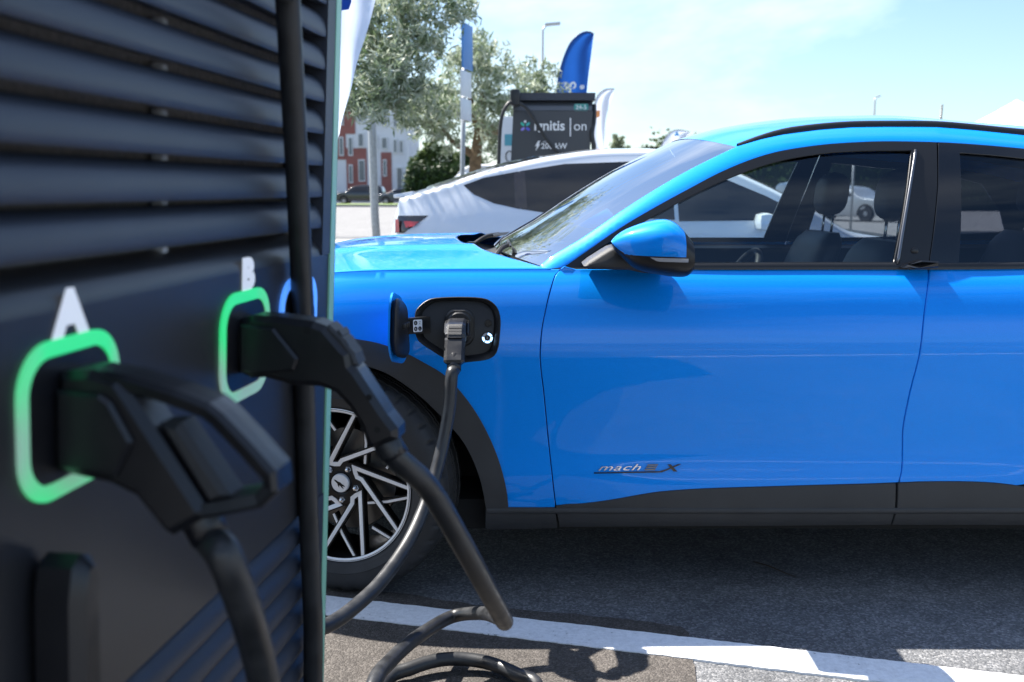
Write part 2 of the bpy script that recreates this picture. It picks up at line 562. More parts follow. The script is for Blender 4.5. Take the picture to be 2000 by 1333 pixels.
# ================================================================== BLUE CAR
YC = 3.98                                  # centre plane of the car; its nose points to -X
def cubic(xs, ys):
    xs = np.array(xs, float); ys = np.array(ys, float); n = len(xs)
    h = np.diff(xs); A = np.zeros((n, n)); b = np.zeros(n)
    A[0, 0] = A[-1, -1] = 1
    for i in range(1, n - 1):
        A[i, i - 1] = h[i - 1]; A[i, i] = 2 * (h[i - 1] + h[i]); A[i, i + 1] = h[i]
        b[i] = 3 * ((ys[i + 1] - ys[i]) / h[i] - (ys[i] - ys[i - 1]) / h[i - 1])
    c = np.linalg.solve(A, b)
    d = np.diff(c) / (3 * h)
    bb = np.diff(ys) / h - h * (2 * c[:-1] + c[1:]) / 3
    def fn(x):
        x = np.asarray(x, float)
        k = np.clip(np.searchsorted(xs, x) - 1, 0, n - 2)
        t = np.clip(x, xs[0] - .05, xs[-1] + .05) - xs[k]
        return ys[k] + bb[k] * t + c[k] * t * t + d[k] * t ** 3
    return fn
Z0 = 0.17
ztop = cubic([-1.39, -1.25, -1.05, -.8, -.55, -.3, 0, .5, 1.0, 1.6, 2.2, 2.8, 3.33], [.80, .86, .935, 1.005, 1.038, 1.046, 1.047, 1.048, 1.049, 1.051, 1.07, 1.105, 1.12])
_pz = np.array([.17, .22, .30, .38, .47, .56, .66, .76, .82, .87, .915, .955, .99, 1.018, 1.036, 1.047])
_pw = np.array([.855, .893, .917, .924, .9225, .925, .930, .9365, .9375, .931, .919, .903, .885, .866, .850, .838])
wprof = cubic((_pz - Z0) / (1.047 - Z0), _pw)
plan = cubic([-1.42, -1.39, -1.3, -1.1, -.9, -.534, -.2, .3, 1.0, 1.8, 2.45, 2.9, 3.2, 3.33, 3.36], [-.62, -.50, -.28, -.11, -.035, .003, -.002, -.006, -.003, .0, .012, -.03, -.13, -.30, -.36])
def w_low(x, z):
    """half width of the lower body"""
    x = np.asarray(x, float); z = np.asarray(z, float)
    t = (z - Z0) / (ztop(x) - Z0)
    w = wprof(np.clip(t, 0, 1.0))
    # sculpted lower door: a hollow that fades out towards both wheels
    hol = np.exp(-((z - .47) / .13) ** 2) * (1 / (1 + np.exp(-(x - .28) / .07))) * (1 / (1 + np.exp((x - 1.75) / .10)))
    # wheel arch shoulders
    fl = np.exp(-(((x + .534) / .50) ** 2)) * np.exp(-((z - .84) / .12) ** 2) * .008
    return w + plan(x) - .016 * hol + fl
def w_gh(x, z):
    """half width of the glasshouse"""
    x = np.asarray(x, float); z = np.asarray(z, float)
    h = z - 1.05
    w = .836 - .30 * h - .45 * h * h
    return w - .06 * np.maximum(0, .8 - x) ** 2 - .05 * np.maximum(0, x - 1.6) ** 2
def on(surf, px, py, off=0.0):
    """photo pixel -> (x, z) on a near-side body surface"""
    y = 3.05
    for _ in range(40):
        p = at_y(px, py, y)
        y = .5 * y + .5 * (YC - float(surf(p.x, p.z)) - off)
    return (p.x, p.z)
def px_path(surf, pts):
    return [on(surf, *q) for q in pts]
def densify(P, h, closed=True):
    out = []
    n = len(P)
    for i in range(n if closed else n - 1):
        a, b = P[i], P[(i + 1) % n]
        L = math.hypot(b[0] - a[0], b[1] - a[1])
        k = max(1, int(math.ceil(L / h)))
        for j in range(k):
            out.append((a[0] + (b[0] - a[0]) * j / k, a[1] + (b[1] - a[1]) * j / k))
    if not closed: out.append(P[-1])
    return out
def smooth2(P, per=6):
    return [(q.x, q.y) for q in spline([(a, b, 0) for a, b in P], per)]
def inside(P, X, Y):
    P = np.array(P); n = len(P)
    r = np.zeros(len(X), bool)
    j = n - 1
    for i in range(n):
        xi, yi = P[i]; xj, yj = P[j]
        c = ((yi > Y) != (yj > Y)) & (X < (xj - xi) * (Y - yi) / ((yj - yi) if abs(yj - yi) > 1e-12 else 1e-12) + xi)
        r ^= c
        j = i
    return r
def clean(P, eps=1e-4):
    out = []
    for p in P:
        if not out or math.hypot(p[0] - out[-1][0], p[1] - out[-1][1]) > eps: out.append(p)
    if math.hypot(out[0][0] - out[-1][0], out[0][1] - out[-1][1]) < eps: out.pop()
    return out
def panel_geo(outline, surf, h=.02, off=0.0, holes=(), lip=.012, hz=None):
    """mesh of a body panel cut from a near-side surface: outline and holes in (x, z), edges folded in by lip"""
    O = clean(densify(clean(outline), h))
    if poly_area(O) < 0: O = O[::-1]
    HS = []
    for q in holes:
        q = clean(densify(clean(q), h))
        if poly_area(q) > 0: q = q[::-1]
        HS.append(q)
    A = np.array(O)
    hz = hz or h
    gx = np.arange(A[:, 0].min() + h * .5, A[:, 0].max(), h)
    gz = np.arange(A[:, 1].min() + hz * .5, A[:, 1].max(), hz)
    X, Y = np.meshgrid(gx, gz)
    X = X + (np.arange(X.shape[0])[:, None] % 2) * h * .5
    X = X.ravel(); Y = Y.ravel()
    k = inside(O, X, Y)
    for q in HS: k &= ~inside(q, X, Y)
    X, Y = X[k], Y[k]
    B = np.array(O + [p for q in HS for p in q])
    if len(X):
        dm = np.full(len(X), 9.0)
        for i in range(0, len(B), 200):
            dm = np.minimum(dm, np.sqrt((X[:, None] - B[None, i:i + 200, 0]) ** 2 + (Y[:, None] - B[None, i:i + 200, 1]) ** 2).min(1))
        k = dm > min(h, hz) * .45
        X, Y = X[k], Y[k]
    pts = [Vector(p) for p in O]; edges = [(i, (i + 1) % len(O)) for i in range(len(O))]
    for q in HS:
        s = len(pts)
        pts += [Vector(p) for p in q]
        edges += [(s + i, s + (i + 1) % len(q)) for i in range(len(q))]
    pts += [Vector((a, b)) for a, b in zip(X, Y)]
    ov, oe, of, *_ = delaunay_2d_cdt(pts, edges, [], 0, 1e-6)
    V2 = np.array([(p.x, p.y) for p in ov])
    T = np.array([f for f in of if len(f) == 3])
    cx = V2[T].mean(1)
    k = inside(O, cx[:, 0], cx[:, 1])
    for q in HS: k &= ~inside(q, cx[:, 0], cx[:, 1])
    T = T[k]
    x, z = V2[:, 0], V2[:, 1]
    e = 2e-3
    w = surf(x, z) + off
    wx = (surf(x + e, z) - surf(x - e, z)) / (2 * e)
    wz = (surf(x, z + e) - surf(x, z - e)) / (2 * e)
    N = np.stack([-wx, -np.ones_like(wx), -wz], 1)
    N /= np.linalg.norm(N, axis=1)[:, None]
    V = np.stack([x, YC - w, z], 1)
    # orient to -y
    a = V2[T[:, 1]] - V2[T[:, 0]]; b = V2[T[:, 2]] - V2[T[:, 0]]
    fl = (a[:, 0] * b[:, 1] - a[:, 1] * b[:, 0]) < 0
    T[fl] = T[fl][:, ::-1]
    verts = [tuple(p) for p in V]; nor = [tuple(p) for p in N]; faces = [tuple(map(int, t)) for t in T]
    if lip > 0:
        for q in [O] + HS:
            n = len(q)
            qx = np.array([p[0] for p in q]); qz = np.array([p[1] for p in q])
            tx = np.roll(qx, -1) - np.roll(qx, 1); tz = np.roll(qz, -1) - np.roll(qz, 1)
            L = np.hypot(tx, tz) + 1e-9
            ox, oz = tz / L, -tx / L            # outward for CCW outline, into the hole for CW holes
            ww = surf(qx, qz) + off
            s = len(verts)
            qwx = (surf(qx + e, qz) - surf(qx - e, qz)) / (2 * e); qwz = (surf(qx, qz + e) - surf(qx, qz - e)) / (2 * e)
            nn = np.stack([-qwx, -np.ones(n), -qwz], 1); nn /= np.linalg.norm(nn, axis=1)[:, None]
            on_ = np.stack([ox, np.zeros(n), oz], 1)
            r = min(.004, lip * .4)
            for j in range(3):
                if j == 0: pp = np.stack([qx, YC - ww, qz], 1); nv = nn
                elif j == 1: pp = np.stack([qx + ox * r * .5, YC - ww + r, qz + oz * r * .5], 1); nv = nn * .6 + on_ * .8
                else: pp = np.stack([qx + ox * r * .5, YC - ww + lip, qz + oz * r * .5], 1); nv = on_
                verts += [tuple(p) for p in pp]; nor += [tuple(p / np.linalg.norm(p)) for p in nv]
            for j in range(2):
                for i in range(n):
                    l = (i + 1) % n
                    faces.append((s + j * n + i, s + (j + 1) * n + i, s + (j + 1) * n + l, s + j * n + l))
    return verts, faces, nor
def mirror_geo(g):
    v, f, n = g
    return [(p[0], 2 * YC - p[1], p[2]) for p in v], [q[::-1] for q in f], ([(p[0], -p[1], p[2]) for p in n] if n is not None else None)
def panel(name, outline, surf, m, parent, both=True, **k):
    g = panel_geo(outline, surf, **k)
    a = mesh(name, g[0], g[1], m, parent, normals=g[2])
    b = None
    if both:
        g2 = mirror_geo(g)
        b = mesh(name, g2[0], g2[1], m, parent, normals=g2[2])
    return a, b
def both(name, v, f, m, parent, **k):
    a = mesh(name, v, f, m, parent, **k)
    b = mesh(name, [(p[0], 2 * YC - p[1], p[2]) for p in v], [q[::-1] for q in f], m, parent, **k)
    return a, b
def grid_geo(fn, nu, nv):
    v = [fn(i / (nu - 1), j / (nv - 1)) for i in range(nu) for j in range(nv)]
    f = [(i * nv + j, (i + 1) * nv + j, (i + 1) * nv + j + 1, i * nv + j + 1) for i in range(nu - 1) for j in range(nv - 1)]
    return v, f

ORG = Vector((0.97, YC, 0))
car = thing('electric_car', 'bright blue electric crossover car plugged in at its open front wing charge port', 'car', ORG)

# ---- traced outlines (photo pixels)
arch_px = [(685, 662), (739, 672), (787, 689), (828, 710), (870, 736), (906, 775), (935, 817), (959, 864), (977, 912), (988, 957), (992, 992)]
arch_in_px = [(690, 708), (735, 720), (769, 736), (816, 769), (858, 808), (900, 855), (924, 897), (941, 945), (950, 992), (949, 1033)]
doorF_px = [(1102, 522), (1092, 532), (1085, 543), (1075, 575), (1067, 610), (1061, 640), (1058, 670), (1057, 697), (1059, 725), (1065, 775), (1072, 850), (1080, 925), (1087, 987)]
doorR_px = [(1816, 528), (1813, 573), (1806, 627), (1797, 699), (1780, 765), (1767, 830), (1765, 875), (1764, 915), (1758, 942)]
sillF_px = [(1090, 985), (1140, 983), (1200, 975), (1250, 966), (1290, 960), (1340, 956), (1400, 953), (1500, 950), (1600, 947), (1752, 943)]
sillR_px = [(1762, 941), (1850, 940), (1910, 941), (1955, 944), (2000, 950)]

WX, WZ = -.534, .365
arch = smooth2(px_path(w_low, arch_px), 4)
arch_top = (WX, arch[0][1] + .004)
arch_half = [(x, z) for x, z in arch if x > WX + .03]
arch_full = arch_half[::-1] + [arch_top] + [(2 * WX - x, z) for x, z in arch_half]     # rear foot -> top -> front foot
ai = smooth2(px_path(w_low, arch_in_px[:-1]), 4)
ai_half = [(x, z) for x, z in ai if x > WX + .03]
ai_top = (WX, ai[0][1] + .004)
ai_full = ai_half[::-1] + [ai_top] + [(2 * WX - x, z) for x, z in ai_half]
dF = smooth2(px_path(w_low, doorF_px), 4)
dR = smooth2(px_path(w_low, doorR_px), 4)
sF = smooth2(px_path(w_low, sillF_px), 3)
sR = smooth2(px_path(w_low, sillR_px), 3)
GAP = .0065
def shift(P, dx, dz=0): return [(a + dx, b + dz) for a, b in P]
def top_edge(x0, x1, n=24):
    return [(x0 + (x1 - x0) * i / n, float(ztop(x0 + (x1 - x0) * i / n))) for i in range(n + 1)]
foot = arch_full[0]
bottomF = float(dF[-1][1])

# charge port opening
port_px = [(810, 616), (812, 607), (818, 599), (831, 588), (850, 582), (896, 580), (941, 582), (961, 590), (973, 604), (978, 625), (977, 651), (974, 677), (966, 695), (948, 704), (915, 708), (898, 709), (884, 706), (865, 699), (844, 686), (823, 672), (813, 659), (810, 640)]
port = smooth2(px_path(w_low, port_px + port_px[:1]), 3)[:-1]

# ---- fender, doors, rear quarter
fx_top = dF[0][0] - GAP
fender_out = arch_full + [(-1.045, .38), (-1.06, .55), (-1.13, .68), (-1.20, float(ztop(-1.20)))]
fender_out += top_edge(-1.20, fx_top, 40)[1:] + shift(dF, -GAP)[1:] + [(dF[-1][0] - GAP, foot[1] + .002)]
fen, fen2 = panel('fender', fender_out, w_low, M['blue'], car, both=False, h=.016, holes=[port])
g = mirror_geo(panel_geo(fender_out, w_low, h=.02))
mesh('fender', g[0], g[1], M['blue'], car, normals=g[2])

door_out = dF[::-1] + top_edge(dF[0][0], dR[0][0] - GAP, 30)[1:] + shift(dR, -GAP)[1:] + sF[::-1][1:-1]
door, door2 = panel('front_door', door_out, w_low, M['blue'], car, h=.018)
rear_x = [(2.36, 1.075), (2.35, .95), (2.28, .86), (2.16, .82), (2.05, .72), (1.98, .58), (1.955, .42)]
rearE = smooth2(rear_x, 4)
rdoor_out = dR[::-1] + top_edge(dR[0][0], 2.36, 26)[1:] + rearE[1:] + [(1.95, .40), (1.80, .395)] + sR[::-1][1:-1]
rdoor, rdoor2 = panel('rear_door', rdoor_out, w_low, M['blue'], car, h=.022)
RX = 2.45
arcR = [(x - WX + RX, z) for x, z in arch_full]
quarter = shift(rearE, GAP)[::-1] + top_edge(2.365, 3.30, 24)[1:] + [(3.29, .95), (3.22, .62), (3.14, .45), (3.0, .40)]
quarter += arcR[:][0:0]
qa = [(x, z) for x, z in arcR]
quarter = [(2.365, float(ztop(2.365)))] + top_edge(2.365, 3.30, 24)[1:] + [(3.29, .95), (3.22, .62), (3.12, .45), (qa[0][0] + .01, .40)] + [p for p in qa if p[1] > .41] + shift(rearE, GAP)[::-1][:-1]
quarter = [p for p in quarter]
panel('rear_quarter', quarter, w_low, M['blue'], car, h=.03)
bump = [(-1.05, .30), (-1.052, .38), (-1.064, .55), (-1.134, .68), (-1.204, float(ztop(-1.204)))] + top_edge(-1.204, -1.385, 12)[1:] + [(-1.388, .5), (-1.36, .30), (-1.25, .235)]
panel('front_bumper', bump, w_low, M['blue'], car, h=.022)

# ---- black cladding
arch_clad = arch_full + [(2 * WX - foot[0], .22)] + [(ai_full[-1][0], .22)] + ai_full[::-1] + [(ai_full[0][0], .235), on(w_low, 1090, 1029), (dF[-1][0] - GAP, bottomF - .004), ]
arch_clad = clean(arch_full + [(2 * WX - foot[0] - .01, .24), (ai_full[-1][0], .24)] + ai_full[::-1] + [on(w_low, 949, 1033), on(w_low, 1020, 1032), (on(w_low, 1091, 1030)[0] - GAP, on(w_low, 1091, 1030)[1]), (dF[-1][0] - GAP, foot[1] - .001)])
panel('wheel_arch_cladding', arch_clad, w_low, M['cladding'], car, h=.014, off=.007, lip=.03)
rc = [(x - WX + RX, z) for x, z in arch_full] ; ri = [(x - WX + RX, z) for x, z in ai_full]
panel('wheel_arch_cladding', clean(rc + [(rc[-1][0], .26), (ri[-1][0], .24)] + ri[::-1] + [(ri[0][0], .26), (rc[0][0], .30)]), w_low, M['cladding'], car, h=.02, off=.007, lip=.03)
b0 = on(w_low, 1094, 1028); b1 = on(w_low, 1738, 1024)
sill_door = [(dF[-1][0], bottomF - .004)] + [(x, z - .003) for x, z in sF[1:-1]] + [(dR[-1][0] - GAP - .01, dR[-1][1] - .004), (on(w_low, 1750, 995)[0] - GAP, on(w_low, 1750, 995)[1]), b1] + [on(w_low, px, py) for px, py in ((1600, 1025), (1400, 1026), (1250, 1027))] + [b0]
panel('sill_cladding', sill_door, w_low, M['cladding'], car, h=.016, off=.006, lip=.03)
sill_rear = [(dR[-1][0] - .006, dR[-1][1] - .004)] + [(x, z - .003) for x, z in sR[1:]] + [(1.80, .392), (1.95, .397), (1.95, .24), (1.7, .232), (b1[0] + GAP, b1[1]), on(w_low, 1752, 995)]
panel('sill_cladding', sill_rear, w_low, M['cladding'], car, h=.02, off=.006, lip=.03)
# crease along the lower sill: a thin proud lip
def sill_lip(u, v):
    x = -.08 + (2.03) * u
    a = v * math.pi
    return (x, YC - float(w_low(x, .285)) - .006 - .004 * math.sin(a), .284 + .010 * math.cos(a))
v, f = grid_geo(sill_lip, 40, 6)
both('sill_lip', v, f, M['cladding'], car)
# underbody tray and wheel wells (seen dark below the sill)
mb = MB()
mb.box((0.97, YC, .245), (2.35, 1.66, .10)); mb.box((-1.12, YC, .30), (.30, 1.4, .16)); mb.box((3.0, YC, .33), (.35, 1.4, .20))
mb.box((.955, YC, .44), (2.0, 1.68, .30)); mb.box((-.55, YC, .66), (1.2, 1.12, .48)); mb.box((2.6, YC, .66), (1.0, 1.12, .5))
mb.build('underbody', M['under'], car, smooth=False)
for cx in (WX, RX):
    v, f = [], []
    pth = [(ai_full[0][0], .20)] + ai_full + [(ai_full[-1][0], .20)]
    for x, z in pth:
        x = x - WX + cx
        v += [(x, YC - float(w_low(x, max(z, .25))) + .006, z), (x, YC - .55, z)]
    f = [(2 * i, 2 * i + 1, 2 * i + 3, 2 * i + 2) for i in range(len(pth) - 1)]
    k0 = len(v)
    v += [(x - WX + cx, YC - .56, z) for x, z in pth]
    f.append(tuple(range(k0, k0 + len(pth))))
    both('wheel_arch_liner', v, f, M['under'], car)

# ---- hood
crown = cubic([-1.4, -1.0, -.7, -.3, 0, .2], [.03, .05, .06, .065, .07, .07])
def w_top(x): return float(wprof(1.0) + plan(x))
def hood_rear(d):                          # d = |y - YC|
    return -.215 + .345 * (abs(d) / .845) ** 2.4
def hood_z(x, d):
    w = w_top(x)
    q = min(1, abs(d) / max(w, .05))
    z = float(ztop(x)) + float(crown(x)) * (1 - q ** 2.3)
    z += .010 * math.exp(-((abs(d) - .46 - .05 * x) / .05) ** 2)      # raised shoulder lines
    return z
def hood_fn(u, v):
    s = -1 + 2 * v
    # rows run from nose to the curved rear edge
    x_r = hood_rear(.838 * abs(s))
    x = -1.37 + (x_r + 1.37) * (1 - (1 - u) ** 1.15)
    w = w_top(x) - .0025
    d = w * s
    return (x, YC + d, hood_z(x, d))
v, f = grid_geo(hood_fn, 70, 81)
hd = mesh('hood', v, [q[::-1] for q in f], M['blue'], car)
sm = hd.modifiers.new('solid', 'SOLIDIFY'); sm.thickness = .003; sm.offset = -1
# nose
def nose(u, v):
    z = .235 + (.80 - .235) * v
    d = -1 + 2 * u
    w = float(w_low(-1.385, max(z, .24)))
    x = -1.387 - .045 * (1 - d * d) - .02 * math.sin(math.pi * v)
    return (x, YC + d * w, z)
v, f = grid_geo(nose, 31, 15)
mesh('front_fascia', v, f, M['blue'], car)
mb = MB(); mb.box((-1.452, YC, .62), (.02, .62, .16), bev=.008)
mb.build('grille_panel', M['black_gloss'], car)
mb = MB(); mb.box((-1.44, YC, .33), (.04, .80, .13), bev=.01)
mb.build('lower_grille', M['dark_plastic'], car)
panel('headlight', [(-1.12, .80), (-1.18, .845), (-1.30, .775), (-1.37, .70), (-1.36, .65), (-1.25, .70)], w_low, M['lamp_clear'], car, h=.02, off=.004)

# ---- cowl, windscreen, pillars, roof
scr_px = [(1057, 521), (1078, 504), (1113, 483), (1147, 462), (1215, 415), (1283, 371.5), (1350, 333), (1418, 299), (1444, 287)]
scr = smooth2(px_path(w_gh, scr_px), 6)
def scr_edge(t):
    k = t * (len(scr) - 1); i = min(int(k), len(scr) - 2); r = k - i
    return (scr[i][0] * (1 - r) + scr[i + 1][0] * r, scr[i][1] * (1 - r) + scr[i + 1][1] * r)
pil_low = [(1100, 522), (1120, 509), (1147, 490), (1215, 443), (1283, 403), (1350, 366.5), (1400, 340), (1445, 320), (1490, 304), (1535, 293), (1603, 283), (1670, 278), (1738, 276), (1835, 278), (1916, 283), (2000, 290.5)]
rail_top = [(1444, 287), (1490, 273), (1535, 263), (1603, 254), (1670, 249), (1738, 248), (1835, 248.6), (1916, 255), (2000, 263.5)]
_pl = px_path(w_gh, pil_low); _ru = scr + px_path(w_gh, rail_top)[1:]
_lx, _lz = [p[0] for p in _pl] + [3.2], [p[1] for p in _pl] + [1.08]
_ux, _uz = [p[0] for p in _ru] + [2.7, 3.26], [p[1] for p in _ru] + [_ru[-1][1] - .17, 1.13]
def w_rail(x, z):
    """glasshouse side with the pillar and roof rail rolled inwards along their upper edge"""
    x = np.asarray(x, float); z = np.asarray(z, float)
    a = np.interp(x, _lx, _lz); b = np.interp(x, _ux, _uz)
    a = np.where(x < _lx[0], b - .05, a)
    t = np.clip((z - a) / np.maximum(b - a, .02), -.2, 1.25)
    return w_gh(x, z) - .026 * np.maximum(t, 0) ** 2
def scr_pt(t, s, dn=0.0):
    x, z = scr_edge(t)
    w = float(w_rail(x, z)) - .003
    bow = .165 + (.105 - .165) * t
    lift = .030 + .02 * t
    q = 1 - abs(s) ** 2.2
    return (x - bow * q + dn * .5, YC + s * w, z + lift * q - dn)
v, f = grid_geo(lambda a, b: scr_pt(a, -1 + 2 * b), 26, 41)
mesh('windscreen', v, f, M['screen_glass'], car)
def band(t0, t1, s0, s1, n=40):            # black ceramic border, just under the glass
    return grid_geo(lambda a, b: scr_pt(t0 + (t1 - t0) * a, s0 + (s1 - s0) * b, .006), 4, n)
v1, f1 = band(.0, .055, -1, 1); mb = MB().add(v1, f1); v1, f1 = band(.95, 1.0, -1, 1); mb.add(v1, f1)
v1, f1 = grid_geo(lambda a, b: scr_pt(a, -1 + .035 * b, .006), 26, 3); mb.add(v1, f1)
v1, f1 = grid_geo(lambda a, b: scr_pt(a, 1 - .035 * b, .006), 26, 3); mb.add(v1, f1)
mb.build('windscreen_border', M['satin_black'], car, angle=60)

pil_low = [(1100, 522), (1120, 509), (1147, 490), (1215, 443), (1283, 403), (1350, 366.5), (1400, 340), (1445, 320), (1490, 304), (1535, 293), (1603, 283), (1670, 278), (1738, 276), (1835, 278), (1916, 283), (2000, 290.5)]
rail_top = [(1444, 287), (1490, 273), (1535, 263), (1603, 254), (1670, 249), (1738, 248), (1835, 248.6), (1916, 255), (2000, 263.5)]
pl = px_path(w_gh, pil_low); rt = px_path(w_gh, rail_top)
# continue to the tail
xl, zl = pl[-1]; xr, zr = rt[-1]
pl += [(2.0, zl - .032), (2.35, zl - .10), (2.70, zl - .205), (2.98, zl - .315), (3.14, 1.09)]
rt += [(2.0, zr - .028), (2.35, zr - .085), (2.70, zr - .17), (3.00, zr - .27), (3.26, 1.13)]
pls = smooth2(pl, 5); rts = smooth2(rt, 5)
front_edge = [p for p in scr]
rail_out = [(front_edge[0][0], 1.046)] + front_edge + rts[1:] + [(3.28, 1.11), (3.14, 1.085)] + pls[::-1] 
panel('roof_rail', clean(rail_out), w_rail, M['blue'], car, h=.016, lip=.012)
# black roof ditch strip
st_top = px_path(w_gh, [(1441, 286), (1490, 265.5), (1557, 251.5), (1625, 244.8), (1692, 241.6), (1760, 241), (1835, 242.7), (1916, 246.5), (2000, 251.5)])
def rt_at(x):
    return float(np.interp(x, [p[0] for p in rts], [p[1] for p in rts]))
def strip_fn(u, v):
    x = scr[-1][0] + .004 + (3.15 - scr[-1][0]) * u
    z = rt_at(x)
    w = float(w_gh(x, z)) - .026
    k = min(1, u * 14)
    a = math.pi * v
    return (x, YC - w + .003 + .030 * (1 - math.cos(a)) / 2, z - .003 + (.012 + .011 * k) * math.sin(a) + .006 * v)
v, f = grid_geo(strip_fn, 80, 7)
both('roof_strip', v, [q[::-1] for q in f], M['satin_black'], car)
# roof skin
hx, hz_ = scr[-1]
def roof_fn(u, v):
    s = -1 + 2 * v
    q = 1 - abs(s) ** 2.2
    x = hx + (3.16 - hx) * u
    x0 = x - (.105 * q) * (1 - u) ** 3
    z = rt_at(x)
    w = float(w_gh(x, z)) - .052
    cr_ = .050 + .028 * math.sin(math.pi * min(1, u * 1.1)) 
    return (x0, YC + s * w, z + cr_ * q + .002)
v, f = grid_geo(roof_fn, 50, 41)
mesh('roof', v, f, M['blue'], car)
v, f = grid_geo(lambda a, b: (lambda p: (p[0] + .02, p[1], p[2] - .03))(roof_fn(a, .03 + .94 * b)), 30, 21)
mesh('headliner', v, f, M['headliner'], car)
# cowl and wipers
def cowl(u, v):
    s = -1 + 2 * v
    d = .80 * s
    x0 = hood_rear(d) - .03
    p = scr_pt(.02, s * .985, .01)
    x = x0 + (p[0] - x0) * u
    z0 = hood_z(x0, d) - .035
    z = z0 + (p[2] - .012 - z0) * (u ** 1.6) - .028 * math.sin(math.pi * u)
    return (x, YC + d, z)
v, f = grid_geo(cowl, 9, 41)
mesh('cowl_panel', v, f, M['dark_plastic'], car)

# ---- windows
win_top = [(1140, 506), (1175, 482), (1217, 456), (1283, 418), (1350, 382), (1400, 358), (1445, 339.5), (1490, 323.5), (1535, 311.5), (1580, 303.5), (1625, 298), (1692, 294.5), (1781, 294)]
gl = px_path(w_gh, win_top)
glass_out = smooth2(gl, 4) + smooth2(px_path(w_gh, [(1781, 295), (1772, 375), (1760, 450), (1747, 514)]), 4)[1:] + px_path(w_gh, [(1240, 514), (1150, 514)])
fg, fg2 = panel('front_window', glass_out, w_gh, M['glass'], car, h=.03, off=-.012, lip=0)
gapB = px_path(w_gh, [(1832, 279), (1832, 362), (1826, 429.5), (1816, 505), (1815, 524)])
frame_out = smooth2(px_path(w_gh, [(1104, 522), (1120, 511), (1147, 492), (1215, 445), (1283, 405), (1350, 368.5), (1400, 342), (1445, 322), (1490, 306), (1535, 295), (1603, 285), (1670, 280), (1738, 278), (1829, 279.5)]), 4) + [(x - .003, z) for x, z in gapB[1:]] + px_path(w_gh, [(1500, 524), (1240, 524)])
panel('front_window_frame', frame_out, w_gh, M['satin_black'], car, h=.016, holes=[glass_out], lip=.014, off=.001)
rglass = px_path(w_gh, [(1874, 298), (1940, 303), (2000, 309.5)])
xe = rglass[-1]
rglass_out = rglass + [(1.95, xe[1] - .02), (2.18, xe[1] - .075), (2.30, 1.20), (2.36, 1.078)] + px_path(w_gh, [(2000, 514), (1871.5, 515), (1876, 450), (1877.5, 389)])
panel('rear_window', rglass_out, w_gh, M['dark_glass'], car, h=.03, off=-.010, lip=0)
low_tail = [(x, z - .003) for x, z in pls if x > gapB[0][0] + .005]
rframe_out = [(x + .003, z) for x, z in gapB[::-1]] + low_tail + [(3.12, 1.085), (2.36, 1.062), (1.7, 1.056)]
qglass = [(2.42, 1.085), (2.44, 1.22), (2.62, 1.19), (2.80, 1.115), (2.84, 1.085)]
panel('rear_window_frame', rframe_out, w_gh, M['black_gloss'], car, h=.02, holes=[rglass_out, qglass], lip=.014, off=.001)
panel('quarter_window', qglass, w_gh, M['dark_glass'], car, h=.03, off=-.008, lip=0)
# seal round the front window, bright strip at its rear edge, belt strip
sl = [Vector((x, YC - float(w_gh(x, z)) + .004, z)) for x, z in smooth2(gl, 4)]
v, f = tube_geo(sl, .0035, 6); both('window_seal', v, f, M['dark_plastic'], car)
bs = [on(w_gh, *q) for q in ((1788, 294), (1781, 340), (1772, 395), (1762, 455), (1752, 516))]
bl = [Vector((x, YC - float(w_gh(x, z)) - .002, z)) for x, z in smooth2(bs, 5)]
v, f = tube_geo(bl, .0058, 8); both('window_trim_strip', v, f, M['dark_chrome'], car)
def belt(u, v):
    x = gl[0][0] + .02 + (2.40 - gl[0][0]) * u
    z = float(ztop(x)) + .001
    a = v * math.pi * .5
    return (x, YC - float(w_gh(x, 1.052)) - .006 + .012 * (1 - math.cos(a)), z + .020 * math.sin(a))
v, f = grid_geo(belt, 40, 6)
both('belt_strip', v, f, M['satin_black'], car, smooth=True)
# door opening wing and round release button on the pillar
hb = on(w_gh, 1787, 512)
def wing(a, b, h):
    x = hb[0] + a
    return (x, YC - float(w_gh(hb[0], 1.06)) - .004 - h * (1.0 if a > -.03 else .5), 1.066 + b)
v, f = prism([(-.055, -.008), (-.01, -.012), (.055, -.006), (.055, .012), (.0, .016), (-.035, .004)], .0, .045, wing, .004)
wg = both('door_pull', v, f, M['black_gloss'], car, smooth=False)
bp_ = on(w_gh, 1786, 491)
v, f = lathe([(.0, -.002), (.011, -.002), (.0125, .0), (.0125, .003)], 20, 'y', (bp_[0], YC - float(w_gh(*bp_)) - .0015, bp_[1]))
both('release_button', v, f, M['satin_black'], car)
# interior tub between the panels so no daylight leaks through below the glass
mb = MB()
mb.box((1.2, YC, .60), (2.5, 1.62, .06))
mb.build('floor_pan', M['interior'], car, smooth=False)
def tub(u, v):
    x = .0 + 2.85 * u
    z = .56 + .48 * v
    return (x, YC - float(w_low(x, min(z, .95))) + .07 + .045 * v, z)
v, f = grid_geo(tub, 24, 8)
both('door_card', v, f, M['interior'], car)
def tubtop(u, v):
    x = .0 + 2.85 * u
    return (x, YC - .80 + .10 * v, 1.040 - .012 * v * v)
v, f = grid_geo(tubtop, 24, 4)
both('door_sill_trim', v, f, M['interior'], car)

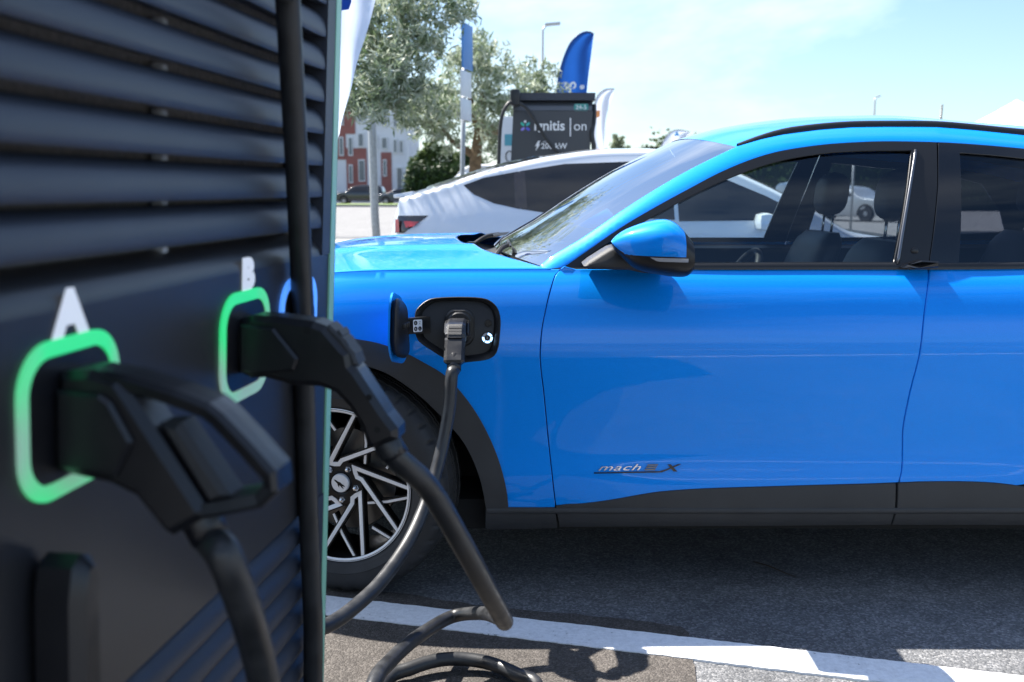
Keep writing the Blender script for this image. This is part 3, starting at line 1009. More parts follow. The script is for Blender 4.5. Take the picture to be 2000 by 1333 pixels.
# ---- rear screen and tailgate
v, f = grid_geo(lambda a, b: (lambda p: (p[0], p[1], p[2] + .006))(roof_fn(.60 + .36 * a, .06 + .88 * b)), 16, 21)
mesh('rear_screen', v, f, M['black_gloss'], car)
def tail(u, v):
    d = -1 + 2 * u
    z = .40 + (1.125 - .40) * v
    x = 3.30 + .05 * (1 - d * d) - .10 * (v - .55) ** 2 * (1 if v < .55 else .3)
    return (x, YC + d * float(w_low(3.29, min(z, 1.10))), z)
v, f = grid_geo(tail, 31, 15)
mesh('tailgate', v, [q[::-1] for q in f], M['blue'], car)
v, f = grid_geo(lambda a, b: (3.12 + .22 * a, YC + (-1 + 2 * b) * float(w_top(3.12 + .2 * a)), 1.128 - .01 * a), 5, 21)
mesh('tail_deck', v, f, M['blue'], car)
mb = MB(); mb.box((3.18, YC, .36), (.30, 1.56, .22), bev=.03)
mb.build('rear_bumper', M['cladding'], car)
for s in (-1, 1):
    for k in range(3):
        mb = MB(); mb.box((3.335, YC + s * (.62 - .075 * k), .98), (.03, .045, .16), bev=.006)
        mb.build('tail_light', mat('red tail lamp', (0.35, 0.01, 0.012), rough=.1, coat=1) if 'red_lamp' not in M else M['red_lamp'], car)
M['red_lamp'] = mat('red lamp lens', (0.35, 0.012, 0.02), rough=.12, coat=1.0)

# ---- wheels
def ribbon(P, w, h0, h1, T):
    """flat bar along a 2-D polyline, from height h0 (back) to h1 (face)"""
    n = len(P)
    Lf, Rt = [], []
    for i in range(n):
        a = Vector(P[max(0, i - 1)]); b = Vector(P[i]); c = Vector(P[min(n - 1, i + 1)])
        e1 = (b - a).normalized() if i > 0 else (c - b).normalized()
        e2 = (c - b).normalized() if i < n - 1 else e1
        m = Vector((-e1.y, e1.x)) + Vector((-e2.y, e2.x))
        m = m * (2 / max(m.length_squared, .9))
        ww = w[i] if isinstance(w, (list, tuple)) else w
        Lf.append(b + m * ww / 2 * .5 * 2); Rt.append(b - m * ww / 2 * .5 * 2)
    v, f = [], []
    for i in range(n):
        hh1 = h1(Vector(P[i]).length) if callable(h1) else h1
        hh0 = h0(Vector(P[i]).length) if callable(h0) else h0
        for q, h in ((Lf[i], hh1), (Rt[i], hh1), (Rt[i], hh0), (Lf[i], hh0)):
            v.append(T(q.x, q.y, h))
    for i in range(n - 1):
        for k in range(4):
            l = (k + 1) % 4
            f.append((i * 4 + k, i * 4 + l, (i + 1) * 4 + l, (i + 1) * 4 + k))
    f.append((0, 3, 2, 1)); f.append(((n - 1) * 4, (n - 1) * 4 + 1, (n - 1) * 4 + 2, (n - 1) * 4 + 3))
    return v, f
def pol(r, a):                              # a clockwise from +x as seen from outside
    return (r * math.cos(R(a)), -r * math.sin(R(a)))
def make_wheel(cx, cy, steer, side, spin, detail=True):
    Rz = Matrix.Rotation(R(steer), 3, 'Z')
    def T(a, b, h):                         # a right, b up on the face, h towards outside
        p = Rz @ Vector((a, -h * side, b))
        return (cx + p.x, cy + p.y, WZ + p.z)
    def LT(prof, seg, mod=None):
        v, f = [], []
        n = len(prof)
        for k in range(seg):
            a = 2 * math.pi * k / seg
            for i, (r, h) in enumerate(prof):
                rr = r + (mod(k, i, h) if mod else 0)
                v.append(T(rr * math.cos(a), rr * math.sin(a), h))
        for k in range(seg):
            l = (k + 1) % seg
            for i in range(n - 1):
                f.append((k * n + i, l * n + i, l * n + i + 1, k * n + i + 1))
        return v, f
    v, f = LT([(.252, .098), (.2535, .1045), (.249, .107), (.242, .103), (.236, .088), (.230, .06), (.226, -.02), (.232, -.09), (.25, -.10)], 72)
    wh = mesh('wheel', v, f, M['rim_black'], car, angle=35)
    v, f = LT([(.2415, .1035), (.2475, .1072), (.2528, .1055)], 72)
    mesh('rim_lip', v, f, M['alu'], wh)
    prof = [(.249, .092), (.256, .104), (.268, .112), (.285, .1165), (.288, .1185), (.291, .1165), (.312, .1165), (.332, .111), (.345, .104), (.3535, .094), (.3585, .084), (.3615, .070), (.3630, .056), (.3632, .0555), (.3570, .054), (.3570, .047), (.3636, .0455), (.3650, .030), (.3650, .0155), (.3580, .014), (.3580, .006), (.3652, .0045),
            (.3652, -.0045), (.3580, -.006), (.3580, -.014), (.3650, -.0155), (.3636, -.0455), (.3570, -.047), (.3570, -.054), (.3630, -.056), (.3585, -.084), (.345, -.104), (.312, -.1165), (.268, -.112), (.249, -.092)]
    def sipe(k, i, h):
        if abs(h) > .056 and abs(h) < .105 and prof[i][0] > .34: return -.007 if (k % 6 == 0) else 0
        if abs(h) < .046 and prof[i][0] > .36: return -.003 if ((k + 2) % 5 == 0) else 0
        return 0
    v, f = LT(prof, 240 if detail else 72, sipe if detail else None)
    mesh('tyre', v, f, M['rubber'], wh, angle=30)
    face = lambda r: .072 + .030 * max(0, (r - .06) / .19) ** 1.3
    back = lambda r: face(r) - .034
    for k in range(5):
        tip = spin + 72 * k
        def bar(P, w, name, sub=.0):
            v, f = ribbon(P, [q + .009 for q in w] if isinstance(w, list) else w + .009, lambda r: back(r), lambda r: face(r) - .0035 - sub, T)
            o = mesh(name, v, [q if side > 0 else q[::-1] for q in f], M['rim_black'], wh, smooth=False)
            v, f = ribbon(P, w, lambda r: face(r) - .004 - sub, lambda r: face(r) - sub, T)
            mesh(name + '_face', v, [q if side > 0 else q[::-1] for q in f], M['alu'], wh, smooth=False)
        bar([pol(.247, tip + 37), pol(.073, tip - 9), pol(.064, tip + 3), pol(.062, tip + 17), pol(.076, tip + 26), pol(.247, tip + 72)], [.0105, .0135, .0135, .0135, .013, .0105], 'spoke')
        bar([pol(.110, tip + 72), pol(.170, tip + 55), pol(.246, tip + 44)], .0075, 'thin_spoke', .006)
        bar([pol(.175, tip + 18), pol(.246, tip + 9)], .0075, 'short_spoke', .006)
    # hub, nuts, cap
    v, f = LT([(.078, .030), (.080, .060), (.074, .068), (.040, .070), (.034, .066), (.0, .066)], 40)
    mesh('hub', v, f, M['rim_black'], wh, angle=35)
    v, f = LT([(.0305, .064), (.0305, .0755), (.0285, .078), (.0, .0788)], 36)
    cp = mesh('centre_cap', v, f, M['alu'], wh, angle=35)
    if detail:
        horse = [(-.020, .012), (-.012, .010), (-.006, .006), (.002, .004), (.008, -.002), (.013, -.004), (.018, -.010), (.012, -.008), (.008, -.009), (.013, -.016), (.008, -.014), (.003, -.008), (-.003, -.006), (-.002, -.013), (-.006, -.007), (-.008, .000), (-.014, .005)]
        v, f = prism(horse, .0782, .0800, lambda a, b, h: T(a, b, h))
        mesh('cap_emblem', v, f, M['rim_black'], wh, smooth=False)
    for k in range(5):
        a = spin + 72 * k + 52
        px, py = pol(.055, a)
        v, f = [], []
        for i in range(6):
            q = 2 * math.pi * i / 6
            for r, h in ((.0115, .05), (.0115, .076), (.009, .080), (.006, .0845), (.0, .086)):
                v.append(T(px + r * math.cos(q), py + r * math.sin(q), h))
        for i in range(6):
            l = (i + 1) % 6
            for j in range(4): f.append((i * 5 + j, l * 5 + j, l * 5 + j + 1, i * 5 + j + 1))
        mesh('wheel_nut', v, f, M['chrome'], wh, smooth=False)
    v, f = LT([(.07, .0), (.075, .012), (.168, .012), (.17, .008), (.17, -.006), (.07, -.006)], 60)
    mesh('brake_disc', v, f, M['steel'], wh, angle=35)
    mb = MB(); 
    for ang in (150,):
        A0 = [pol(.115, ang - 24), pol(.178, ang - 24), pol(.186, ang), pol(.178, ang + 24), pol(.115, ang + 24), pol(.105, ang)]
        v, f = prism(A0, -.02, .035, lambda a, b, h: T(a, b, h), .006)
        mb.add(v, f)
    mb.build('brake_caliper', M['steel'], wh, smooth=False)
    return wh
make_wheel(WX, 3.172, -15.0, 1, 33.0)
make_wheel(RX, 3.160, 0.0, 1, 10.0, False)
make_wheel(WX, 2 * YC - 3.172, -16.0, -1, 20.0, False)
make_wheel(RX, 2 * YC - 3.160, 0.0, -1, 50.0, False)

# ---- charge port
def sy(x, z, d=0.0):                        # a point on the near fender, d metres out
    return (x, YC - float(w_low(x, z)) - d, z)
pc = (sum(p[0] for p in port) / len(port), sum(p[1] for p in port) / len(port))
def scaled(P, k, c=pc): return [(c[0] + (x - c[0]) * k, c[1] + (z - c[1]) * k) for x, z in P]
P0 = densify(port, .012)
v, f = [], []
rings = [(1.012, -.002), (.985, .001), (.955, -.004), (.90, -.012), (.865, -.030), (.84, -.036)]
for k, d in rings:
    v += [sy(x, z, d) for x, z in scaled(P0, k)]
n = len(P0)
for j in range(len(rings) - 1):
    for i in range(n):
        l = (i + 1) % n
        f.append((j * n + i, j * n + l, (j + 1) * n + l, (j + 1) * n + i))
s = len(v); v.append(sy(pc[0], pc[1], -.037))
for i in range(n): f.append(((len(rings) - 1) * n + i, (len(rings) - 1) * n + (i + 1) % n, s))
prt = mesh('charge_port', v, f, M['dark_plastic'], car, angle=30)
PX, PZ = on(w_low, 897, 640)
def pf(a, b, h): return (PX + a, YC - float(w_low(PX, PZ)) - h, PZ + b)
for name, w, hh, d0, d1 in (('socket_collar', .092, .118, -.036, -.016), ('socket_inner', .078, .102, -.034, -.010)):
    v, f = prism(rrect(w, hh, .036, 8, (0, -.004)), d0, d1, pf, .005)
    mesh(name, v, f, M['dark_plastic'], prt, smooth=False)
# light ring of five segments with a small bolt mark, and the round release button
lx, lz = on(w_low, 951.5, 663)
M['led_blue'] = mat('pale blue led', (0.55, 0.72, 0.95), rough=.4, emit=(0.35, 0.62, 1.0), estr=1.0)
M['led_grey'] = mat('unlit led', (0.42, 0.45, 0.5), rough=.4)
def ringseg(cx, cz, r0, r1, a0, a1, d, n=8):
    v = []
    for i in range(n + 1):
        a = R(a0 + (a1 - a0) * i / n)
        v += [(cx + r0 * math.cos(a), YC - float(w_low(cx, cz)) - d, cz + r0 * math.sin(a)), (cx + r1 * math.cos(a), YC - float(w_low(cx, cz)) - d, cz + r1 * math.sin(a))]
    f = [(2 * i, 2 * i + 1, 2 * i + 3, 2 * i + 2) for i in range(n)]
    return v, f
v, f = lathe([(.0, -.006), (.0175, -.006), (.0185, -.003), (.0185, .01)], 28, 'y', (lx, YC - float(w_low(lx, lz)) + .034, lz))
mesh('light_ring_base', v, f, M['satin_black'], prt, angle=35)
for k in range(5):
    v, f = ringseg(lx, lz, .0095, .0165, 90 + 72 * k + 5, 90 + 72 * k + 67, -.027)
    mesh('light_ring_segment', v, f, M['led_grey'] if k == 0 else M['led_blue'], prt, smooth=False)
bolt = [(-.002, .006), (.002, .001), (.0005, .001), (.003, -.006), (-.003, -.0005), (-.0005, -.0005)]
v, f = prism(bolt, -.0285, -.027, lambda a, b, h: (lx + a, YC - float(w_low(lx, lz)) - h, lz + b))
mesh('bolt_mark', v, f, M['led_grey'], prt, smooth=False)
bx_, bz_ = on(w_low, 953, 635)
v, f = lathe([(.0, -.003), (.006, -.003), (.0065, -.0005), (.009, -.0005), (.0095, -.004), (.011, -.004), (.0115, .01)], 24, 'y', (bx_, YC - float(w_low(bx_, bz_)) + .034, bz_))
mesh('release_button', v, f, M['satin_black'], prt, angle=30)

# ---- charge port door, swung open
hA = Vector((*sy(*on(w_low, 800, 636), 0.004),))           # where the arm leaves the port
dd = Vector((-.16, -1.0, 0)).normalized()                  # direction of the open flap
base = Vector(at_y(777, 638, 2.995))
nd = Vector((-dd.y, dd.x, 0)); nd = nd if nd.x < 0 else -nd      # outside (painted) face
ctr = base + dd * .045
flap = [(a, b) for a, b in rrect(.168, .208, .055, 8)]
flap = [(a, b + (.02 * (a / .084)) ) for a, b in flap]
def flapfn(k):
    def fn(a, b, h):
        curl = .012 * (abs(a) / .084) ** 2 + .010 * (abs(b) / .1) ** 2
        p = ctr + dd * a + nd * (h - curl) + Vector((0, 0, b))
        return tuple(p)
    return fn
def dome(P, h, fn, rings=6):
    v, f = [], []
    n = len(P)
    for j in range(rings):
        k = 1 - j / rings
        v += [fn(a * k, b * k, h) for a, b in P]
    v.append(fn(0, 0, h))
    for j in range(rings - 1):
        for i in range(n):
            l = (i + 1) % n
            f.append((j * n + i, j * n + l, (j + 1) * n + l, (j + 1) * n + i))
    for i in range(n): f.append(((rings - 1) * n + i, (rings - 1) * n + (i + 1) % n, len(v) - 1))
    return v, f
fl = flapfn(0)
v, f = dome(flap, .008, fl)
n0 = len(v); v2, f2 = dome(flap, .002, fl)
mb = MB().add(v, f).add(v2, [q[::-1] for q in f2])
n = len(flap)
for i in range(n): mb.f.append((i, n0 + i, n0 + (i + 1) % n, (i + 1) % n))
pdoor = mb.build('charge_port_door', M['blue'], car, angle=50)
inner = [(a * .82, b * .84) for a, b in flap]
v, f = prism(inner, .001, -.022, lambda a, b, h: fl(a, b, h), .009)
mesh('door_liner', v, f, M['dark_plastic'], pdoor, angle=40)
mb = MB()
for k in range(3):
    p = ctr + dd * (-.035 + .022 * k) - nd * .034 + Vector((0, 0, .008))
    mb.box(p, (.012, .012, .016), bev=.002)
mb.build('latch', M['satin_black'], pdoor)
arm0 = ctr - nd * .022 - dd * .055
arm1 = Vector((*sy(*on(w_low, 836, 636), -.020),))
def armfn(a, b, h):
    p = arm0 + (arm1 - arm0) * a
    q = (arm1 - arm0).cross(Vector((0, 0, 1))).normalized()
    return tuple(p + Vector((0, 0, b)) - q * (-h))
v, f = prism([(-.04, -.024), (1, -.026), (1, .026), (-.04, .024)], -.009, .009, armfn)
ha = mesh('hinge_arm', v, f, M['satin_black'], pdoor, smooth=False)
q = (arm1 - arm0).cross(Vector((0, 0, 1))).normalized()
if q.y > 0: q = -q
sc_ = arm0 + (arm1 - arm0) * .42 + q * .0102
ax = (arm1 - arm0).normalized()
def stick(a, b, h): return tuple(sc_ + ax * a + Vector((0, 0, b)) + q * h)
v, f = prism(rrect(.036, .038, .004, 3), 0, .0008, stick)
mesh('port_sticker', v, f, M['white_print'], pdoor, smooth=False)
for (a, b) in ((-.0085, .009), (-.0085, -.009), (.0085, -.009)):
    v, f = prism([(a + .0072 * math.cos(R(45 * k)), b + .0072 * math.sin(R(45 * k))) for k in range(8)], .0009, .0012, stick)
    mesh('sticker_symbol', v, f, M['satin_black'], pdoor, smooth=False)
    text_on('sticker_letter', 'C' if b > 0 else ('L' if a > 0 else 'K'), .009, lambda x, y, z, a=a, b=b: stick(a + x, b - .003 + y, .0014), M['white_print'], pdoor, extrude=0)
text_on('sticker_letter', 'DC', .0062, lambda x, y, z: stick(.0085 + x, .0105 + y, .0012), M['satin_black'], pdoor, extrude=0)
text_on('sticker_letter', 'AC', .0062, lambda x, y, z: stick(.0085 + x, .0040 + y, .0012), M['satin_black'], pdoor, extrude=0)

# ---- door mirrors
MY = 2.93
mx_hi = [(1195, 474), (1203, 464), (1218, 453), (1240, 443), (1268, 434), (1297, 429.5), (1316, 435), (1330, 447), (1340, 459), (1346, 468)]
mx_lo = [(1195, 478), (1203, 492), (1218, 506), (1240, 524), (1268, 533), (1297, 538), (1316, 540.5), (1330, 541), (1340, 539), (1346, 533)]
hi = smooth2([(at_y(*q, MY).x, at_y(*q, MY).z) for q in mx_hi], 5)
lo = smooth2([(at_y(*q, MY).x, at_y(*q, MY).z) for q in mx_lo], 5)
ny, nth = len(hi), 44
x_a, x_b = hi[0][0], hi[-1][0]
def mir_w(x):
    t = (x - x_a) / (x_b - x_a)
    return .014 + .098 * min(1, math.sin(min(1, t * 1.15 + .02) * math.pi / 2)) ** .75
V, F = [], []
for i in range(ny):
    x = hi[i][0]; zh = hi[i][1]; zl_ = lo[i][1]; zc = (zh + zl_) / 2; hh = (zh - zl_) / 2
    for k in range(nth):
        a = 2 * math.pi * k / nth
        c, s_ = math.cos(a), math.sin(a)
        e = 2 / 2.7
        V.append((x, MY + .012 - mir_w(x) * math.copysign(abs(c) ** e, c), zc + hh * math.copysign(abs(s_) ** e, s_)))
for i in range(ny - 1):
    for k in range(nth):
        l = (k + 1) % nth
        F.append((i * nth + k, i * nth + l, (i + 1) * nth + l, (i + 1) * nth + k))
def split_z(x):
    return at_y(1200, 497, MY).z + (at_y(1335, 500, MY).z - at_y(1200, 497, MY).z) * (x - x_a) / (x_b - x_a)
rim_x = at_y(1329, 500, MY).x
cap_f, low_f, rim_f = [], [], []
for q in F:
    cx = sum(V[i][0] for i in q) / 4
    if cx > rim_x: rim_f.append(q); continue
    low_f.append(q)
    if max(V[i][2] - split_z(V[i][0]) for i in q) > 0: cap_f.append(q)
def sub(fs):
    ids = sorted({i for q in fs for i in q}); mp_ = {a: b for b, a in enumerate(ids)}
    return [V[i] for i in ids], [tuple(mp_[i] for i in q) for q in fs]
def mirror_part(name, v, f, m, par, **k):
    a = mesh(name, v, f, m, par[0], **k)
    b = mesh(name, [(p[0], 2 * YC - p[1], p[2]) for p in v], [q[::-1] for q in f], m, par[1], **k)
    return a, b
v, f = sub(low_f)
mh = both('door_mirror', v, f, M['satin_black'], car)
v, f = sub(cap_f)
v = [(p[0], p[1], max(p[2], split_z(p[0]))) for p in v]
mc_ = [(p[0], MY + .012 + (p[1] - MY - .012) * 1.02, p[2] + .0015) for p in v]
mirror_part('mirror_cap', mc_, f, M['blue'], mh)
v, f = sub(rim_f); mirror_part('mirror_rim', v, f, M['satin_black'], mh)
v = [V[(ny - 1) * nth + k] for k in range(nth)]
cxm = sum(p[1] for p in v) / nth; czm = sum(p[2] for p in v) / nth
v2 = [(p[0] - .012, cxm + (p[1] - cxm) * .93, czm + (p[2] - czm) * .93) for p in v]
mb = MB().add(v + v2, [(k, (k + 1) % nth, nth + (k + 1) % nth, nth + k) for k in range(nth)])
mirror_part('mirror_bezel', mb.v, mb.f, M['satin_black'], mh)
mirror_part('mirror_glass', v2, [tuple(range(nth))], M['mirror_glass'], mh, smooth=False)
# indicator strip
def ind(u, v_):
    x = at_y(1262, 497, MY).x + (at_y(1333, 497, MY).x - at_y(1262, 497, MY).x) * u
    z = split_z(x) - .002 + (.011 * min(1, u * 5)) * (v_ - 1)
    k = min(range(ny), key=lambda i: abs(hi[i][0] - x))
    zc = (hi[k][1] + lo[k][1]) / 2; hh = (hi[k][1] - lo[k][1]) / 2
    s_ = abs((z - zc) / hh); c = max(0, 1 - s_ ** 2.7) ** (1 / 2.7)
    return (x, MY + .012 - mir_w(x) * c - .003, z)
v, f = grid_geo(ind, 12, 3)
mirror_part('indicator_lens', v, f, M['lamp_clear'], mh)
# arm
P = [(at_y(*q, 2.99).x, at_y(*q, 2.99).z) for q in ((1150, 526), (1140, 520), (1152, 510), (1190, 486), (1203, 482), (1225, 492), (1262, 500), (1300, 505), (1300, 537), (1255, 533), (1225, 527))]
v, f = prism(P, 3.16, 2.975, lambda a, b, h: (a * (1 + (h - 2.99) * .12), h, b), .010)
mirror_part('mirror_arm', v, f, M['cladding'], mh, angle=50)

# ---- badge on the front door
bx0, bz0 = on(w_low, 1160, 921)
bx1, _ = on(w_low, 1325, 921)
def bf(u, v_, h):
    x = bx0 + u; z = bz0 + v_
    return (x, YC - float(w_low(x, z)) - .001 - h, z)
bl_ = bx1 - bx0
v, f = text_geo('mach', .034, .0012, .0, .42, 'LEFT', 1.08)
wmax = max(p.x for p in v)
mesh('badge_lettering', [bf(.010 + p.x / wmax * bl_ * .52, p.y * .82 + .003, p.z + .001) for p in v], f, M['chrome'], door, smooth=False)
for k in range(3):
    v, f = prism([(bl_ * .60 + .004 * k, .003 + .007 * k), (bl_ * .72 + .004 * k, .003 + .007 * k), (bl_ * .728 + .004 * k, .0075 + .007 * k), (bl_ * .608 + .004 * k, .0075 + .007 * k)], 0, .003, bf)
    mesh('badge_bar', v, f, M['dark_chrome'], door, smooth=False)
v, f = prism([(0, -.003), (bl_ * .78, -.0005), (bl_ * .86, .006), (bl_ * .99, .0215), (bl_ * 1.03, .022), (bl_ * 1.0, .018), (bl_ * .88, .004), (bl_ * .80, -.0045), (.0, -.0065)], 0, .0025, bf)
mesh('badge_underline', v, f, M['black_gloss'], door, smooth=False)
v, f = prism([(bl_ * .87, .021), (bl_ * .91, .021), (bl_ * .985, -.001), (bl_ * .94, -.001)], 0, .004, bf)
mesh('badge_cross', v, f, M['black_gloss'], door, smooth=False)

# ---- wipers
def wiper(p0, p1, p2):
    mb = MB()
    mb.tube(spline([p0, (p0 + p1) / 2 + Vector((0, 0, .012)), p1], 6), .009, 8)
    mb.tube([p1 - (p2 - p1) * .55, p1, p2], [.004, .0075, .004], 6)
    w_ = mb.build('wiper', M['dark_plastic'], car)
    mb = MB(); mb.box(p0, (.035, .035, .03), bev=.006); mb.build('wiper_pivot', M['satin_black'], w_)
def sp(t, s, up=.015): return Vector(scr_pt(t, s, -up))
wiper(Vector(cowl(.45, .16)) + Vector((0, 0, .03)), sp(.07, -.58), sp(.10, -.98 + .5))
wiper(Vector(cowl(.45, .52)) + Vector((0, 0, .03)), sp(.07, .18), sp(.08, .55))
mb = MB()
for k, (u, vv) in enumerate(((.28, .30), (.35, .42), (.25, .55))):
    p = Vector(cowl(u, vv)); mb.box(p + Vector((0, 0, .012)), (.03, .05, .02), bev=.006)
mb.build('cowl_clip', M['satin_black'], car)

# ---- cabin
def seat(cx, cy, rear=False):
    mb = MB()
    mb.box((cx - .22, cy, .70), (.52, .50, .16), bev=.05)
    s_ = mb.build('seat', M['leather'], car, angle=60)
    def back(u, vv):
        a = 2 * math.pi * vv
        z = .72 + .40 * u
        wy = (.25 - .03 * abs(u - .45)) * (1.0 if u < .85 else 1 - (u - .85) * 1.5)
        wx = .075 - .02 * u
        if u > .93: wx *= .6
        c, s2 = math.cos(a), math.sin(a)
        lean = .02 + .26 * u
        return (cx + lean * .6 - .02 + wx * math.copysign(abs(c) ** .7, c), cy + wy * math.copysign(abs(s2) ** .55, s2), z)
    v, f = grid_geo(back, 14, 33)
    f.append(tuple(13 * 33 + k for k in range(32)))
    mesh('backrest', v, f, M['leather'], s_, angle=60)
    def head(u, vv):
        a = 2 * math.pi * vv
        z = 1.185 + .19 * u
        k = (1 - abs(2 * u - 1) ** 3.2) ** .5 if 0 < u < 1 else 0.02
        c, s2 = math.cos(a), math.sin(a)
        return (cx + .17 + .02 * u + .055 * k * math.copysign(abs(c) ** .75, c), cy + .125 * k * math.copysign(abs(s2) ** .7, s2), z)
    v, f = grid_geo(head, 16, 29)
    mesh('headrest', v, f, M['leather'], s_)
    for s2 in (-1, 1):
        v, f = tube_geo([(cx + .165, cy + s2 * .06, 1.08), (cx + .175, cy + s2 * .06, 1.22)], .006, 8)
        mesh('headrest_rod', v, f, M['chrome'], s_)
seat(1.20, YC - .37); seat(1.20, YC + .37)
for cy in (YC - .42, YC, YC + .42): seat(2.12, cy, True)
def dash(u, vv):
    y = YC - .78 + 1.56 * vv
    a = R(-20 + 130 * u)
    return (.36 + .24 * math.cos(a) , y, .80 + .235 * math.sin(a))
v, f = grid_geo(dash, 12, 15)
mesh('dashboard', v, f, M['interior'], car)
v, f = grid_geo(lambda u, vv: (-.02 + .36 * u, YC - .76 + 1.52 * vv, 1.03 + .004 * math.sin(math.pi * u)), 6, 9)
mesh('dashboard_top', v, f, M['interior'], car)
sw = Vector((.80, YC - .37, .92))
Mx = Matrix.Rotation(R(-62), 3, 'Y')
v, f = tube_geo([sw + Mx @ Vector((.18 * math.cos(R(k * 10)), .18 * math.sin(R(k * 10)), 0)) for k in range(36)], .014, 8, closed=True)
st_ = mesh('steering_wheel', v, f, M['leather'], car)
mb = MB(); mb.box(sw, (.10, .16, .04), Mx, bev=.015); mb.build('wheel_boss', M['interior'], st_)
mb = MB(); mb.box((.60, YC + .0, 1.0), (.03, .26, .34), Matrix.Rotation(R(-12), 3, 'Y'), bev=.01); mb.build('centre_screen', M['black_gloss'], car)
mb = MB(); mb.box((.80, YC, 1.40), (.02, .24, .07), bev=.01); mb.build('rear_view_mirror', M['satin_black'], car)
ORG = Vector((0, 0, 0))

# ================================================================== NEAR CHARGING STATION
M['char_metal'] = mat('anthracite powder coat', (0.030, 0.036, 0.052), rough=0.46, spec=.5, noise=.08, nscale=6, bump=.05, bscale=1500)
M['char_flat'] = mat('anthracite sheet front', (0.021, 0.0215, 0.025), rough=0.38, spec=.6, noise=.10, nscale=4, bump=.05, bscale=1500)
M['char_inner'] = mat('grey inner mesh', (0.17, 0.16, 0.15), rough=.7, noise=.3, nscale=120)
M['mint'] = mat('mint green light strip', (0.22, 0.44, 0.36), rough=.35, emit=(0.22, 0.60, 0.40), estr=.04)
M['led_green'] = mat('green led ring', (0.10, 0.55, 0.26), rough=.3, emit=(0.02, 0.60, 0.17), estr=.30)
M['led_ring_blue'] = mat('blue led ring', (0.15, 0.34, 0.75), rough=.3, emit=(0.06, 0.24, 0.85), estr=.40)
M['gun'] = mat('charging plug plastic', (0.007, 0.0075, 0.010), rough=0.34, bump=.08, bscale=900, rvar=.06, nscale=30)
M['gun_grip'] = mat('charging plug soft grip', (0.020, 0.021, 0.024), rough=0.55, bump=.15, bscale=1200)
M['letter_glow'] = mat('white letter with added glow', (0.86, 0.87, 0.9), rough=.5, emit=(0.9, 0.93, 1.0), estr=.10)  # weak emission added so the white letters come out brighter
AL = math.atan(246 * CP / FPX)
CT = Vector((math.sin(AL), math.cos(AL), 0))
CN = Vector((math.cos(AL), -math.sin(AL), 0))
CA = Vector((-.46047, 1.0, 0))
CZ = 1.0713
LEAN = .055
def CH(s, n, z):
    return CA + CT * s + CN * (n + LEAN * (z - CZ)) + Vector((0, 0, z))
S0, S1, DEP, TOPZ = -.37, .924, .88, 2.28
ORG = Vector(CH((S0 + S1) / 2, -DEP / 2, 0)); ORG.z = 0
chg = thing('charging_station', 'tall anthracite charging station with louvred side and glowing socket rings lettered A and B', 'charging station', ORG)
def chq(name, s0, s1, n0, n1, z0, z1, m, par=None, bev=0):
    P = [(s0, z0), (s1, z0), (s1, z1), (s0, z1)]
    v, f = prism(P, n0, n1, lambda a, b, h: CH(a, h, b), bev)
    return mesh(name, v, f, m, par or chg, smooth=False)
# core (leans out on both long sides)
def core(s0, s1, n0, n1, z0, z1):
    v = []
    for z in (z0, z1):
        for s, n in ((s0, n0), (s1, n0), (s1, n1), (s0, n1)):
            nn = n if n == n0 else n - 2 * LEAN * (z - CZ)
            v.append(CH(s, nn, z))
    return v, [(0, 3, 2, 1), (4, 5, 6, 7), (0, 1, 5, 4), (1, 2, 6, 5), (2, 3, 7, 6), (3, 0, 4, 7)]
v, f = core(S0 + .004, S1 - .012, -.066, -DEP, .10, TOPZ - .10)
mesh('cabinet', v, f, M['char_metal'], chg, smooth=False)
v, f = core(S0 + .05, S1 - .06, -.05, -DEP + .05, .0, .10)
mesh('plinth', v, f, M['satin_black'], chg, smooth=False)
v, f = core(S0 - .02, S1 + .01, .02, -DEP - .02, TOPZ - .10, TOPZ)
mesh('roof_cap', v, f, M['char_metal'], chg, smooth=False)
chq('back_mesh', S0 + .03, .845, -.060, -.055, .12, TOPZ - .12, M['char_inner'])
chq('front_panel', S0 + .002, .884, -.030, .0, .715, 1.180, M['char_flat'])
chq('corner_frame', .838, .884, -.050, .002, 1.181, TOPZ - .101, M['char_metal'])
chq('corner_frame', .838, .884, -.050, .002, .101, .714, M['char_metal'])
chq('corner_frame', S0 + .002, S0 + .05, -.050, .002, 1.181, TOPZ - .101, M['char_metal'])
chq('corner_frame', S0 + .002, S0 + .05, -.050, .002, .101, .714, M['char_metal'])
chq('light_strip', .8855, .9125, -.040, .003, .101, TOPZ - .101, M['mint'])
chq('corner_edge', .9135, .924, -.064, .0, .101, TOPZ - .101, M['satin_black'])
# louvre slats
prof = [(-.030, .004), (-.002, -.001), (.0, .001), (.0, .010), (-.0015, .020), (-.005, .030), (-.011, .038), (-.020, .045), (-.034, .0495), (-.036, .047), (-.022, .042), (-.014, .035), (-.009, .027), (-.006, .014)]
def slat(zl, s0=S0 + .051, s1=.837, parent=chg):
    v, f = [], []
    n = len(prof)
    for s in (s0, s1):
        for a, b in prof: v.append(CH(s, a, zl + b))
    for i in range(n):
        j = (i + 1) % n
        f.append((i, j, n + j, n + i))
    f.append(tuple(range(n))); f.append(tuple(range(2 * n - 1, n - 1, -1)))
    o = mesh('louvre_slat', v, f, M['char_metal'], parent, angle=50)
    for sb in (.298, .788):
        mb = MB()
        mb.box(CH(sb, -.044, zl - .006), (.016, .020, .016), bev=.003)
        mb.build('slat_bracket', M['grey_print'], o)
    return o
zl = 1.231
while zl < TOPZ - .17:
    slat(zl); zl += .056
for k in range(10):
    slat(.660 - .056 * k - .002)
